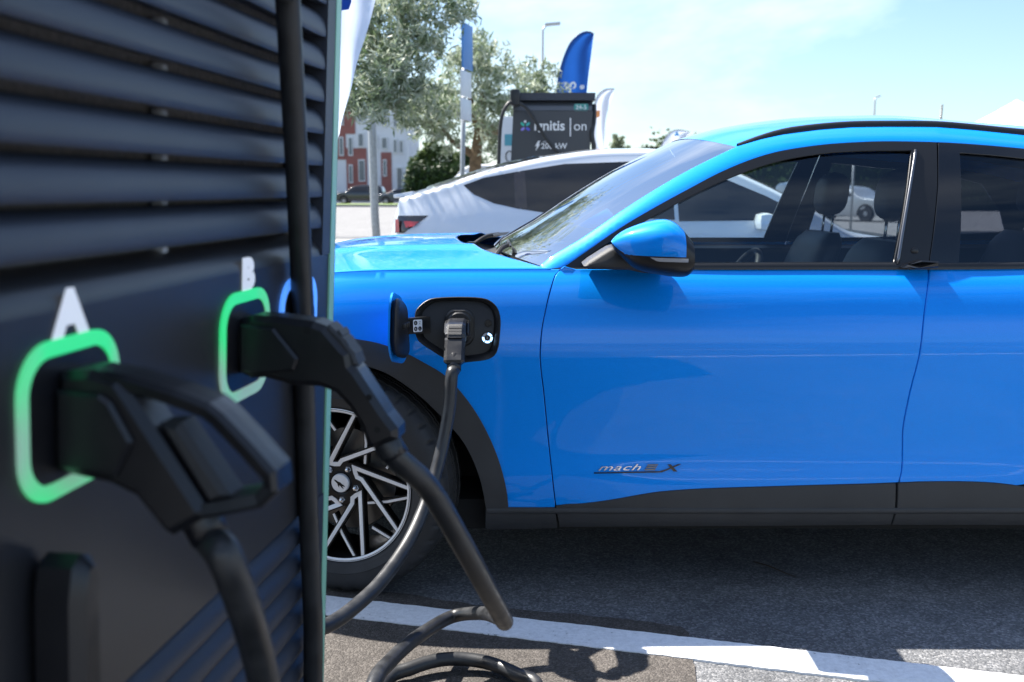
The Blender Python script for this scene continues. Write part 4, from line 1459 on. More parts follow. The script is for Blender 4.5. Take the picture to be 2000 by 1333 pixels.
# the front panel's rolled upper edge
v, f = [], []
pr = [(.0, 1.180), (-.002, 1.190), (-.010, 1.203), (-.024, 1.214), (-.045, 1.222), (-.050, 1.18)]
for s in (S0 + .051, .837):
    for a, b in pr: v.append(CH(s, a, b))
n = len(pr)
f = [(i, (i + 1) % n, n + (i + 1) % n, n + i) for i in range(n)] + [tuple(range(n)), tuple(range(2 * n - 1, n - 1, -1))]
mesh('panel_edge', v, f, M['char_flat'], chg, angle=50)
# sockets: glowing rings, dark recess plates, letters
def ring_geo(s0, z0, W, H, r, t, n0, n1):
    O = rrect(W, H, r, 8, (s0, z0)); I = rrect(W - 2 * t, H - 2 * t, max(.01, r - t), 8, (s0, z0))
    n = len(O)
    v = [CH(a, n1, b) for a, b in O] + [CH(a, n1, b) for a, b in I] + [CH(a, n0, b) for a, b in O] + [CH(a, n0, b) for a, b in I]
    f = []
    for i in range(n):
        j = (i + 1) % n
        f += [(i, j, n + j, n + i), (i, 2 * n + i, 2 * n + j, j), (n + i, n + j, 3 * n + j, 3 * n + i)]
    return v, f
for k_ in ('led_green',):                     # uneven light along the ring
    t_ = M[k_].node_tree; b_ = t_.nodes['Principled BSDF']
    tc_ = t_.nodes.new('ShaderNodeTexCoord'); n_ = t_.nodes.new('ShaderNodeTexNoise'); n_.inputs['Scale'].default_value = 7.0; n_.inputs['Detail'].default_value = 0
    r_ = t_.nodes.new('ShaderNodeValToRGB')
    r_.color_ramp.elements[0].position = .40; r_.color_ramp.elements[0].color = (0.004, 0.17, 0.045, 1)
    r_.color_ramp.elements[1].position = .60; r_.color_ramp.elements[1].color = (0.06, 0.075, 0.075, 1)
    t_.links.new(tc_.outputs['Object'], n_.inputs['Vector']); t_.links.new(n_.outputs['Fac'], r_.inputs['Fac'])
    t_.links.new(r_.outputs['Color'], b_.inputs['Emission Color']); b_.inputs['Emission Strength'].default_value = 1.15
SOCK = {'A': .012, 'B': .479, 'C': .716}
for L_, s in SOCK.items():
    v, f = ring_geo(s, 1.0705, .187, .163, .052, .0165, -.002, .004)
    rg = mesh('socket_light_ring', v, f, M['led_ring_blue'] if L_ == 'C' else M['led_green'], chg, smooth=False)
    v, f = prism(rrect(.152, .128, .036, 6, (s, 1.0705)), .0005, .003, lambda a, b, h: CH(a, h, b))
    mesh('socket_plate', v, f, M['gun'], rg, smooth=False)
    if L_ == 'C':
        v, f = prism(rrect(.070, .095, .03, 6, (s, 1.068)), .0032, .020, lambda a, b, h: CH(a, h, b), .004)
        mesh('socket_sleeve', v, f, M['black_gloss'], rg, smooth=False)
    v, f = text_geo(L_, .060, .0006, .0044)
    mesh('socket_letter', [CH(s + (.0 if L_ == 'A' else .006) + p.x * 1.3, .0016 + p.z, 1.1555 + p.y) for p in v], f, M['letter_glow'], rg, smooth=False)
# plug holster low on the panel
v, f = prism([(-.078, .55), (-.034, .55), (-.028, .62), (-.030, .915), (-.038, .938), (-.054, .944), (-.070, .934), (-.077, .90)], .001, .060, lambda a, b, h: CH(a, h, b), .012)
mesh('cable_hook', v, f, M['gun'], chg, angle=40)
# logo side (end of the cabinet that faces away from the louvres' far end)
def endf(x, y, z):
    c = CH(S0 - .0, -DEP / 2, 1.75)
    return c + CN * x * 1.0 - CT * (.001 + z) + Vector((0, 0, y))
text_on('brand_lettering', 'ignitis | on', .13, endf, M['white_print'], chg)
ORG = Vector((0, 0, 0))

# ------------------------------------------------------------------ plugs and cables
CAB_R = .0185
def gun_thing(name, label, fn, end_dir=None, loop=False, cable=None, org=None, group=None):
    """fn(a, b, h): a out of the socket, b up, h across"""
    global ORG
    ORG = Vector(org)
    t = thing(name, label, 'charging cable', ORG, group=group)
    P = [(0.0, .053), (.034, .056), (.066, .049), (.075, .037), (.116, -.022), (.158, -.083), (.156, -.092), (.121, -.113), (.112, -.108), (.082, -.073), (.054, -.061), (.0, -.052)] if loop else [(0.0, .026), (.020, .032), (.060, .031), (.112, .026), (.130, .020), (.160, -.012), (.168, -.018), (.172, -.036), (.180, -.044), (.226, -.108), (.243, -.128), (.244, -.144), (.208, -.160), (.198, -.154), (.186, -.126), (.170, -.100), (.148, -.078), (.124, -.070), (.084, -.070), (.040, -.060), (.018, -.062), (.0, -.054)]
    P = P[::-1]
    v, f = prism(P, -.0305, .0305, fn, .009)
    body = mesh('plug_body', v, f, M['gun'], t, smooth=False)
    v, f = prism(rrect(.060, .084, .026, 6), -.004, .03, lambda a, b, h: fn(h, b - .014, a), .004)
    mesh('plug_nose', v, f, M['gun'], t, smooth=False)
    for s in (-1, 1):                        # raised side shields with slanted edges
        Q = [(.004, -.045), (.040, -.048), (.066, -.052), (.085, -.014), (.062, .026), (.050, .034), (.004, .036)] if loop else [(.004, -.052), (.050, -.052), (.088, -.046), (.094, -.028), (.066, .004), (.056, .016), (.004, .020)]
        v, f = prism(Q, s * .030, s * .038, fn, .004)
        mesh('side_shield', v, f, M['gun'], t, smooth=False)
    if not loop:
        Q = [(.134, .022), (.156, .002), (.172, -.018), (.180, -.036), (.171, -.041), (.160, -.022), (.145, -.004), (.126, .014)]
        v, f = prism(Q, -.024, .024, fn, .004)
        mesh('thumb_grip', v, f, M['gun_grip'], t, smooth=False)
        for k in range(3):
            q0 = (.146 + .010 * k, .012 - .0135 * k)
            v, f = prism([(q0[0], q0[1]), (q0[0] + .006, q0[1] - .008), (q0[0] + .0085, q0[1] - .006), (q0[0] + .0025, q0[1] + .002)], -.020, .020, fn)
            mesh('grip_rib', v, f, M['gun_grip'], t, smooth=False)
        for (a, b) in ((.105, .012), (.20, -.082), (.214, -.130)):
            for s in (-1, 1):
                v = []
                for k in range(10):
                    an = 2 * math.pi * k / 10
                    v.append(fn(a + .0048 * math.cos(an), b + .0048 * math.sin(an), s * .0311))
                mesh('screw_hole', v, [tuple(range(10))], M['under'], body, smooth=False)
    else:
        # wide hand loop standing off the grip
        path = [(.045, .046), (.068, .043), (.120, .030), (.155, .018), (.166, .010), (.195, -.018), (.221, -.045), (.223, -.058), (.210, -.071), (.168, -.082), (.146, -.086)]
        n = len(path)
        Pv, Pf = [], []
        for i in range(n):
            a = Vector(path[max(0, i - 1)]); c = Vector(path[min(n - 1, i + 1)]); b = Vector(path[i])
            e = (c - a).normalized(); m = Vector((-e.y, e.x))
            for dn, h in ((.009, -.021), (.0095, .0), (.009, .021), (.004, .027), (-.007, .024), (-.009, .0), (-.007, -.024), (.004, -.027)):
                q = b + m * dn
                Pv.append(fn(q.x, q.y, h))
        for i in range(n - 1):
            for k in range(8): Pf.append((i * 8 + k, i * 8 + (k + 1) % 8, (i + 1) * 8 + (k + 1) % 8, (i + 1) * 8 + k))
        Pf += [tuple(range(7, -1, -1)), tuple(range((n - 1) * 8, n * 8))]
        mesh('hand_loop', Pv, Pf, M['gun'], t, smooth=False)
        Q = [(.104, .002), (.126, .004), (.180, -.070), (.158, -.080)]
        v, f = prism(Q, -.022, .022, fn, .006)
        mesh('grip_pad', v, f, M['gun_grip'], t, smooth=False)
    # sleeve and cable
    e0 = Vector(fn(.122, -.070, 0)) if loop else Vector(fn(.206, -.132, 0)); e1 = Vector(fn(.152, -.122, 0)) if loop else Vector(fn(.236, -.178, 0))
    pts = [e0, e1] + [Vector(p) for p in cable]
    v, f = tube_geo(spline([e0 + (e0 - e1) * .2, e0, e1], 4), [.023] * 6 + [.021] * 3, 16)
    mesh('cable_sleeve', v, f, M['gun'], t)
    v, f = tube_geo(spline(pts, 14), CAB_R, 18)
    mesh('cable', v, f, M['cable'], t)
    ORG = Vector((0, 0, 0))
    return t
def face_gun(s0, z0, k=1.0, yaw=0.0):
    def fn(a, b, h):
        return CH(s0 + h * k - a * math.tan(yaw), .002 + a * k, z0 + b * k - LEAN * a * .3)
    return fn
Y = at_y
def gz_(px, py, z): return at_z(px, py, z)
gun_thing('charging_plug_cable', 'black plug with wide hand loop in socket A of the charging station', face_gun(SOCK['A'], 1.066, 1.0), loop=True, org=CH(SOCK['A'], .1, 0) * 1.0,
          cable=[Y(440, 1090, .97), Y(484, 1210, 1.02), Y(515, 1333, 1.10), Y(528, 1440, 1.22), Vector((-.44, 1.62, .18)), Vector((-.40, 1.95, .05)), gz_(745, 1340, .03), gz_(805, 1305, .035), gz_(870, 1288, .04), gz_(945, 1293, .035), gz_(1010, 1318, .03), gz_(1050, 1345, .025), Vector((.03, 2.15, .02)), Vector((-.16, 1.80, .02)), Vector((-.40, 1.66, .025)), Vector((-.62, 1.62, .03)), Vector((-.85, 1.63, .06))])
gB = face_gun(SOCK['B'], 1.086, 1.0)
gun_thing('charging_plug_cable', 'black plug in socket B of the charging station, cable looping before the wheel', gB, org=CH(SOCK['B'], .1, 0),
          cable=[Y(838, 955, 1.50), Y(902, 1062, 1.58), Y(955, 1158, 1.70), Y(982, 1208, 1.85), Y(984, 1214, 2.05), Y(972, 1206, 2.35), Y(938, 1198, 2.58), Y(880, 1206, 2.66), Y(815, 1245, 2.46), Y(762, 1292, 2.24), Y(727, 1345, 2.05), Vector((-.33, 1.90, .10)), Vector((-.36, 1.84, .03)), Vector((-.50, 1.78, .02)), Vector((-.75, 1.74, .03)), Vector((-.95, 1.74, .06))])
# plug in the car: leans out of the port towards the camera; its cable runs to the overhead arm of the station
yS = YC - float(w_low(PX, PZ))
def gC(a, b, h): return (PX - .004 + h * .98 - .01 * a, yS - .004 - a * .80, PZ + .012 + b * .62)
gun_thing('charging_plug_cable', 'black plug in the charge port of the blue car, with its long cable', gC, org=(PX, yS, 0),
          cable=[Y(882, 735, 2.83), Y(877, 800, 2.82), Y(862, 880, 2.79), Y(838, 965, 2.72), Y(800, 1055, 2.60), Y(745, 1135, 2.45), Y(690, 1188, 2.32), Y(640, 1222, 2.22), Y(585, 1245, 2.12), Vector((-.58, 2.06, .20)), Vector((-.72, 2.12, .06)), Vector((-.78, 2.26, .02)), Vector((-.66, 2.36, .02)), Vector((-.50, 2.22, .02)), Vector((-.37, 2.0, .10)),
                 Y(618, 1420, 1.80), Y(611, 1200, 1.765), Y(603, 1000, 1.74), Y(597, 800, 1.71), Y(591, 600, 1.67), Y(583, 400, 1.62), Y(573, 200, 1.56), Y(562, 0, 1.50), Y(556, -110, 1.44), Vector(CH(.42, .10, 2.10)), Vector(CH(.42, .02, 2.21))])

# ================================================================== BACKGROUND
# ---- generic lofted car
def pchip(xs, ys):
    xs = np.array(xs, float); ys = np.array(ys, float)
    h = np.diff(xs); d = np.diff(ys) / h
    m = np.zeros(len(xs)); m[0], m[-1] = d[0], d[-1]
    for i in range(1, len(xs) - 1):
        m[i] = 0 if d[i - 1] * d[i] <= 0 else 3 * (h[i - 1] + h[i]) / ((2 * h[i] + h[i - 1]) / d[i - 1] + (h[i] + 2 * h[i - 1]) / d[i])
    def fn(x):
        x = np.clip(np.asarray(x, float), xs[0], xs[-1])
        k = np.clip(np.searchsorted(xs, x) - 1, 0, len(xs) - 2)
        t = (x - xs[k]) / h[k]
        return (2 * t ** 3 - 3 * t ** 2 + 1) * ys[k] + (t ** 3 - 2 * t ** 2 + t) * h[k] * m[k] + (-2 * t ** 3 + 3 * t ** 2) * ys[k + 1] + (t ** 3 - t ** 2) * h[k] * m[k + 1]
    return fn
def loft_car(name, label, loc, rotz, prof, W, zb, windows, pm, wheels, wr, group=None, lights=(), glassm=None, detail=True, taper=.06):
    """prof: (x, z of top line, half-width factor); nose at +x of the local frame; windows: (x, z) outlines on the side"""
    t = thing(name, label, 'car', loc, rotz, group)
    px = np.array([p[0] for p in prof]); ft = pchip(px, [p[1] for p in prof]); fw = pchip(px, [p[2] for p in prof])
    def w(x, z):
        x = np.asarray(x, float); z = np.asarray(z, float)
        lo = np.clip((.62 - z) / .42, 0, 1); h = np.maximum(0, z - zb)
        return W * fw(x) * (1 - .045 * lo ** 2) - .30 * h - .45 * h * h
    nx, ns = (70, 16) if detail else (34, 9)
    v, f = [], []
    for i in range(nx):
        u = i / (nx - 1)
        x = px[0] + (px[-1] - px[0]) * u
        zt = float(ft(x)); zs = zt - taper
        half = []
        for k in range(ns):
            z = .24 + (zs - .24) * k / (ns - 1)
            half.append((float(w(x, z)), z))
        wt = half[-1][0]
        for k in range(1, 7):
            a = math.pi / 2 * k / 6
            half.append((wt * (1 - .16 * (1 - math.cos(a)) ) * (1 if k < 6 else .62), zs + taper * .8 * math.sin(a)))
        half.append((0.0, zt + .015))
        row = [(x, -a, b) for a, b in half] + [(x, a, b) for a, b in half[-2::-1]]
        v += row
    m = len(row)
    for i in range(nx - 1):
        for k in range(m - 1):
            f.append((i * m + k, (i + 1) * m + k, (i + 1) * m + k + 1, i * m + k + 1))
    f.append(tuple(range(m))); f.append(tuple(range((nx - 1) * m + m - 1, (nx - 1) * m - 1, -1)))
    mesh('body', v, f, pm, t, angle=50)
    gm = glassm or M['black_gloss']
    def side_panel(nm, P, mm, off=.004, par=t):
        P = densify(P, .08)
        A = np.array(P)
        xs = A.mean(0)
        k = 4
        for s in (-1, 1):
            vv, ff = [], []
            n = len(P)
            for j in range(k):
                q = 1 - j / k
                for a, b in P:
                    X, Z = xs[0] + (a - xs[0]) * q, xs[1] + (b - xs[1]) * q
                    vv.append((X, s * (float(w(X, Z)) + off), Z))
            vv.append((xs[0], s * (float(w(xs[0], xs[1])) + off), xs[1]))
            for j in range(k - 1):
                for i in range(n):
                    l = (i + 1) % n
                    ff.append((j * n + i, j * n + l, (j + 1) * n + l, (j + 1) * n + i))
            for i in range(n): ff.append(((k - 1) * n + i, (k - 1) * n + (i + 1) % n, len(vv) - 1))
            mesh(nm, vv, ff, mm, par, smooth=True)
    for P in windows: side_panel('side_window', P, gm)
    for nm, P, mm in lights: side_panel(nm, P, mm, .0065)
    # windscreen and rear screen as bands on the top surface
    def top_band(nm, x0, x1, q):
        vv, ff = [], []
        n = 10
        for i in range(n):
            x = x0 + (x1 - x0) * i / (n - 1)
            zt = float(ft(x)); ws = float(w(x, zt - taper))
            for k in range(9):
                a = -1 + 2 * k / 8
                vv.append((x, a * ws * q, zt + .022 - (taper * .75) * abs(a * q) ** 4))
        ff = [(i * 9 + k, (i + 1) * 9 + k, (i + 1) * 9 + k + 1, i * 9 + k + 1) for i in range(n - 1) for k in range(8)]
        mesh(nm, vv, ff, gm, t)
    if wheels[2:]:
        top_band('windscreen', *wheels[2]); top_band('rear_screen', *wheels[3])
    for x in wheels[:2]:
        for s in (-1, 1):
            y = s * (W * float(fw(x)) - .10)
            vv, ff = lathe([(.10, -.10), (wr - .02, -.10), (wr, -.07), (wr, .07), (wr - .02, .10), (wr * .66, .105), (wr * .64, .09)], 28, 'y', (x, y, wr))
            wo = mesh('wheel', vv, ff, M['rubber'], t, angle=40)
            vv, ff = lathe([(wr * .65, -.085), (wr * .60, -.07), (wr * .2, -.085), (0, -.09)] if s < 0 else [(wr * .65, .085), (wr * .60, .07), (wr * .2, .085), (0, .09)], 20, 'y', (x, y, wr))
            mesh('rim', vv, ff, M['alu_soft'], wo, angle=40)
            vv, ff = lathe([(0, -.12), (wr + .06, -.115), (wr + .06, -.112)], 24, 'y', (x, y, wr + .015))
            vv, ff = lathe([(wr * .9, s * .106), (wr + .055, s * .1065), (wr + .055, s * .02)], 24, 'y', (x, y, wr + .01))
            mesh('wheel_arch', [(a, b, max(.24, c)) for a, b, c in vv], ff, M['under'], t)
    return t
M['alu_soft'] = mat('painted alloy', (0.42, 0.43, 0.45), rough=.35, metal=.8)
# the white fastback car beyond the blue one: its tail is at the left
WY = 7.95
def wx(px, py, y=7.0): p = at_y(px, py, y); return (p.x, p.z)
wprof_pts = [(-.88, 1.02, .74), (-.855, 1.235, .80), (-.72, 1.28, .90), (-.50, 1.345, .955), (-.25, 1.43, .98), (.0, 1.495, .99), (.3, 1.555, 1.0), (.7, 1.60, 1.0), (1.05, 1.605, 1.0), (1.40, 1.52, 1.0), (1.745, 1.375, 1.0), (2.12, 1.18, 1.0), (2.40, 1.02, .99), (2.7, .97, .99), (3.2, .90, .98), (3.6, .82, .94), (3.85, .72, .84), (3.93, .56, .70)]
wwin1 = [wx(*q) for q in ((903, 362), (944, 347), (1013, 334), (1016, 409), (965, 398), (924, 380))]
wwin2 = [wx(*q) for q in ((1016, 333.5), (1106, 319), (1268, 313))] + [(1.13, 1.48), (1.14, 1.09)] + [wx(*q) for q in ((1066, 416), (1018, 409))]
wwin3 = [(1.16, 1.47), (1.5, 1.38), (1.8, 1.25), (2.1, 1.09), (1.17, 1.08)]
def loc_w(P): return [(a, b) for a, b in P]
M['wlamp_dark'] = mat('dark lamp surround', (0.012, 0.010, 0.012), rough=.15, coat=.8)
wl = [wx(*q) for q in ((772, 423), (835, 422), (810, 440), (784, 457), (766, 457))]
wl2 = [wx(*q) for q in ((785, 433), (817, 434), (806, 443), (790, 446))]
wl3 = [wx(*q) for q in ((767, 430), (774, 430), (776, 455), (767, 456))]
wcar = loft_car('parked_car', 'white fastback car with dark tinted windows parked beyond the blue car', (0, WY, 0), 0.0, wprof_pts, .95, 1.02, [wwin1, wwin2, wwin3], M['white_paint'], [-.02, 2.88, (1.42, 2.36, .90), (-.62, .20, .86)], .355,
                lights=[('tail_light', wl, M['wlamp_dark']), ('window_divider', [wx(*q) for q in ((1004, 337), (1026, 333), (1030, 409), (1006, 406))], M['wlamp_dark'])], glassm=M['black_gloss'])
for o in [q for q in bpy.data.objects if q.parent == wcar and q.name.startswith('tail_light')]:
    s = -1 if o.data.vertices[0].co.y < 0 else 1
    for P in (wl2, wl3):
        v = []
        for a, b in P:
            v.append((a, 0, b))
        # follow the lamp face, a few mm proud
        bvh = [w_.co for w_ in o.data.vertices]
        vv = [(a, min(bvh, key=lambda c: (c.x - a) ** 2 + (c.z - b) ** 2).y + s * .022, b) for a, _, b in v]
        mesh('lamp_lens', vv, [tuple(range(len(vv)))], M['red_lamp'], o, smooth=False)
mb = MB(); mb.box((-.785, 0, 1.262), (.15, 1.36, .028), Matrix.Rotation(R(-10), 3, 'Y'), bev=.012); mb.build('spoiler', M['white_paint'], wcar)
for s in (-1, 1):
    mb = MB(); mb.box((1.75, s * 1.00, 1.08), (.11, .20, .12), bev=.045); mb.build('door_mirror', M['white_paint'], wcar)
    for x in (.02, 1.17, 2.25):
        pass

# ---- far parked cars (small in the picture)
M['car_black'] = mat('black car paint', (0.012, 0.013, 0.016), rough=.2, coat=1)
M['car_navy'] = mat('dark blue car paint', (0.015, 0.03, 0.06), rough=.22, coat=1)
M['car_silver'] = mat('silver car paint', (0.50, 0.52, 0.54), rough=.3, metal=.5, coat=1)
suv = [(-2.2, .95, .86), (-2.15, 1.35, .92), (-1.9, 1.62, .97), (-1.2, 1.70, 1), (-.2, 1.70, 1), (.5, 1.60, 1), (1.0, 1.25, 1), (1.25, 1.10, 1), (1.9, 1.00, .97), (2.2, .85, .88), (2.28, .6, .78)]
suvw = [[(-1.95, 1.12), (-1.8, 1.5), (-.85, 1.57), (-.85, 1.1)], [(-.78, 1.1), (-.78, 1.57), (.35, 1.52), (.95, 1.12)]]
sed = [(-2.3, .85, .84), (-2.25, 1.05, .90), (-1.8, 1.10, .97), (-1.5, 1.18, 1), (-.8, 1.42, 1), (-.1, 1.46, 1), (.4, 1.40, 1), (.9, 1.12, 1), (1.15, 1.0, 1), (1.8, .92, .97), (2.2, .78, .88), (2.3, .55, .76)]
sedw = [[(-1.45, 1.04), (-.85, 1.33), (-.3, 1.36), (-.3, 1.0)], [(-.24, 1.0), (-.24, 1.36), (.35, 1.32), (.85, 1.02)]]
def far_car(label, px, y, rot, prof, wins, pm, wr=.33, group='cars parked far across the lot'):
    x = (px - 1000) / FPX * (y * CP + CAM_H * SP)
    loft_car('parked_car', label, (x, y, 0), rot, prof, .90, .98, wins, pm, [-1.38, 1.38], wr, group, detail=False)
far_car('black SUV parked in front of the white and red building', 705, 92, R(176), suv, suvw, M['car_black'], .36)
far_car('dark estate car parked beside the black SUV near the grass verge', 788, 90, R(172), sed, sedw, M['car_navy'])
far_car('dark saloon parked behind the grass verge, next to the green hedge', 826, 97, R(175), suv, suvw, M['car_navy'], .34)
far_car('silver saloon parked in front of the long hedge, seen through the blue car', 1655, 42, R(-52), sed, sedw, M['car_silver'])
far_car('dark hatchback parked by the long hedge, seen through the blue car', 1600, 50, R(10), suv, suvw, M['car_black'], .34)

# ---- far charging station
FY = 10.6
fp = lambda px, py: at_y(px, py, FY)
fl0, fr0 = fp(1004, 182), fp(1161, 182)
fl1, fr1 = fp(998, 310), fp(1151, 310)
ORG = Vector(((fl0.x + fr0.x) / 2, FY + .62, 0))
fch = thing('charging_station', 'dark charging station with a white brand name, standing behind the white car', 'charging station', ORG)
kz = (fl0.z - fl1.z)
def fx(side, z):
    a, b = (fl1, fl0) if side < 0 else (fr1, fr0)
    return a.x + (b.x - a.x) * (z - fl1.z) / kz
zt = fl0.z
def fprism(name, z0, z1, y0, y1, m, dx=0, par=fch):
    v = []
    for z in (z0, z1):
        for s, y in ((-1, y0), (1, y0), (1, y1), (-1, y1)):
            v.append((fx(s, z) + s * dx, y, z))
    return mesh(name, v, [(0, 3, 2, 1), (4, 5, 6, 7), (0, 1, 5, 4), (1, 2, 6, 5), (2, 3, 7, 6), (3, 0, 4, 7)], m, par, smooth=False)
zc_ = fp(1080, 197).z
M['far_panel'] = mat('slate grey charger panel', (0.050, 0.055, 0.064), rough=.45)
zb_ = fp(1080, 217).z
fprism('cabinet', .1, zb_, FY, FY + 1.25, M['far_panel'])
fprism('head_block', zb_ + .002, zc_, FY + .09, FY + 1.24, M['far_panel'], -.004)
fprism('plinth', 0, .1, FY + .04, FY + 1.2, M['satin_black'], -.04)
cap = fprism('roof_cap', zc_ + .002, zt, FY - .03, FY + 1.28, M['char_metal'], .01)
zb_ = fp(1080, 217).z
v = []
pf_ = [(0, zb_ + .004), (.012, zb_ + .05), (.04, zc_ - .03), (.088, zc_ - .002)]
for s in (-1, 1):
    for y, z in pf_: v.append((fx(s, z) - s * .012, FY - .004 + y, z))
mesh('sloped_fascia', v, [(0, 4, 5, 1), (1, 5, 6, 2), (2, 6, 7, 3)], mat('slate fascia', (0.11, 0.12, 0.14), rough=.4), fch, smooth=False)
def ff_(px, py, d=.003):
    c = fp(px, py)
    return lambda x, y, z: (c.x + x, FY - d - z, c.z + y)
SCL = FY / FPX * 1.01
text_on('brand_lettering', 'ignitis', 26.5 * SCL, ff_(1073, 255), M['white_print'], fch, offset=.0022, space=.98)
text_on('brand_lettering', 'on', 25 * SCL, ff_(1133.5, 255), M['white_print'], fch, offset=.0)
c = fp(1114, 249)
mb = MB(); mb.box((c.x, FY - .004, c.z), (2.2 * SCL, .002, 34 * SCL)); mb.build('brand_bar', M['white_print'], fch, smooth=False)
text_on('power_lettering', '200 kW', 15 * SCL, ff_(1082, 291), M['white_print'], fch, offset=.0015)
text_on('power_lettering', 'max', 6 * SCL, ff_(1066, 279), M['white_print'], fch, offset=.0)
bolt2 = [(-4, -9), (-1, -1), (-5, -1), (1, 9), (5, 9), (2, 2.5), (5, 2.5), (-3, -9)]
cb = fp(1050, 285)
bo = [(cb.x + a * SCL, cb.z + b * SCL) for a, b in bolt2]
v, f = prism(bo, FY - .003, FY - .005, lambda a, b, h: (a, h, b)); mesh('bolt_symbol', v, f, M['white_print'], fch, smooth=False)
for (px, py, an, col) in ((1020.5, 243, 140, (0.05, 0.55, 0.42)), (1031, 243, 40, (0.06, 0.50, 0.50)), (1021, 252.5, 215, (0.30, 0.25, 0.75)), (1031, 252.5, -35, (0.12, 0.13, 0.70))):
    c0 = fp(px, py)
    P = [(9 * SCL * math.cos(R(k * 30)) * (.5), 4.2 * SCL * math.sin(R(k * 30)) * .62) for k in range(12)]
    ca, sa = math.cos(R(an)), math.sin(R(an))
    P = [(c0.x + a * ca - b * sa, c0.z + a * sa + b * ca) for a, b in P]
    v, f = prism(P, FY - .003, FY - .005, lambda a, b, h: (a, h, b)); mesh('logo_petal', v, f, mat('logo petal', col, rough=.5), fch, smooth=False)
c0 = fp(1025.7, 238)
v, f = prism([(c0.x + 2.6 * SCL * math.cos(R(k * 36)), c0.z + 2.6 * SCL * math.sin(R(k * 36))) for k in range(10)], FY - .003, FY - .005, lambda a, b, h: (a, h, b))
mesh('logo_dot', v, f, M['white_print'], fch, smooth=False)
c0 = fp(1135, 210)
plq = [(c0.x + a, c0.z + b) for a, b in rrect(27 * SCL, 13 * SCL, 3 * SCL, 4)]
v, f = prism(plq, FY - .002, FY + .03, lambda a, b, h: (a, h, b)); mesh('number_plate', v, f, mat('teal plate', (0.05, 0.28, 0.26), rough=.5), fch, smooth=False)
text_on('number_lettering', '24-5', 11.5 * SCL, ff_(1135, 214, .004), M['white_print'], fch)
mb = MB(); mb.box((fl0.x + .01, FY - .10, zt - .06), (.10, .20, .16), bev=.02); mb.build('cable_arm', M['satin_black'], fch)
def yy(px, py, y): return at_y(px, py, y)
v, f = tube_geo(spline([yy(1010, 196, FY - .15), yy(994, 202, FY - .2), yy(982, 222, FY - .22), yy(977, 250, FY - .22), yy(975, 290, FY - .2), yy(974, 330, FY - .2), yy(975, 420, FY - .15)], 8), .019, 10)
mesh('hanging_cable', v, f, M['cable'], fch)
v, f = tube_geo(spline([yy(1004, 200, FY - .16), yy(1022, 206, FY - .17), yy(1038, 224, FY - .18), yy(1056, 254, FY - .18), yy(1080, 288, FY - .18), yy(1105, 308, FY - .17), yy(1130, 325, FY - .15)], 8), .019, 10)
mesh('hanging_cable', v, f, M['cable'], fch)
v, f = tube_geo(spline([yy(1160, 205, FY + .1), yy(1160, 235, FY + .05), yy(1156, 262, FY), yy(1160, 290, FY), yy(1158, 330, FY)], 8), .026, 10)
mesh('hanging_cable', v, f, M['cable'], fch)
ORG = Vector((0, 0, 0))

# ---- trees
def leaf_mat(name, c0, c1, back, trans=.35):
    m = bpy.data.materials.new(name)
    m.use_nodes = True
    t = m.node_tree
    t.nodes.clear()
    o = t.nodes.new('ShaderNodeOutputMaterial')
    at = t.nodes.new('ShaderNodeAttribute'); at.attribute_name = 'tone'
    r = t.nodes.new('ShaderNodeValToRGB')
    r.color_ramp.elements[0].color = (*c0, 1); r.color_ramp.elements[1].color = (*c1, 1)
    t.links.new(at.outputs['Fac'], r.inputs['Fac'])
    geo = t.nodes.new('ShaderNodeNewGeometry')
    mx = t.nodes.new('ShaderNodeMix'); mx.data_type = 'RGBA'
    mx.inputs['B'].default_value = (*back, 1)
    t.links.new(geo.outputs['Backfacing'], mx.inputs['Factor'])
    t.links.new(r.outputs['Color'], mx.inputs['A'])
    b = t.nodes.new('ShaderNodeBsdfPrincipled'); b.inputs['Roughness'].default_value = .5
    tr = t.nodes.new('ShaderNodeBsdfTranslucent')
    t.links.new(mx.outputs['Result'], b.inputs['Base Color'])
    t.links.new(mx.outputs['Result'], tr.inputs['Color'])
    ms = t.nodes.new('ShaderNodeMixShader'); ms.inputs[0].default_value = trans
    t.links.new(b.outputs[0], ms.inputs[1]); t.links.new(tr.outputs[0], ms.inputs[2])
    t.links.new(ms.outputs[0], o.inputs['Surface'])
    return m
M['leaf_silver'] = leaf_mat('silvery willow leaves', (0.075, 0.125, 0.045), (0.34, 0.41, 0.26), (0.42, 0.47, 0.37))
M['leaf_green'] = leaf_mat('green leaves', (0.035, 0.065, 0.016), (0.12, 0.17, 0.045), (0.08, 0.12, 0.04))
M['leaf_dark'] = leaf_mat('dark conifer leaves', (0.016, 0.035, 0.012), (0.055, 0.095, 0.025), (0.03, 0.06, 0.02), .15)
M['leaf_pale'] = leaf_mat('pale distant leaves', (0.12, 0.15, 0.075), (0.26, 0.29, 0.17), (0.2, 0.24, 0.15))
M['bark'] = mat('brown bark', (0.16, 0.105, 0.055), rough=.9, noise=.4, nscale=14, bump=.8, bscale=25)
rs = np.random.RandomState(5)
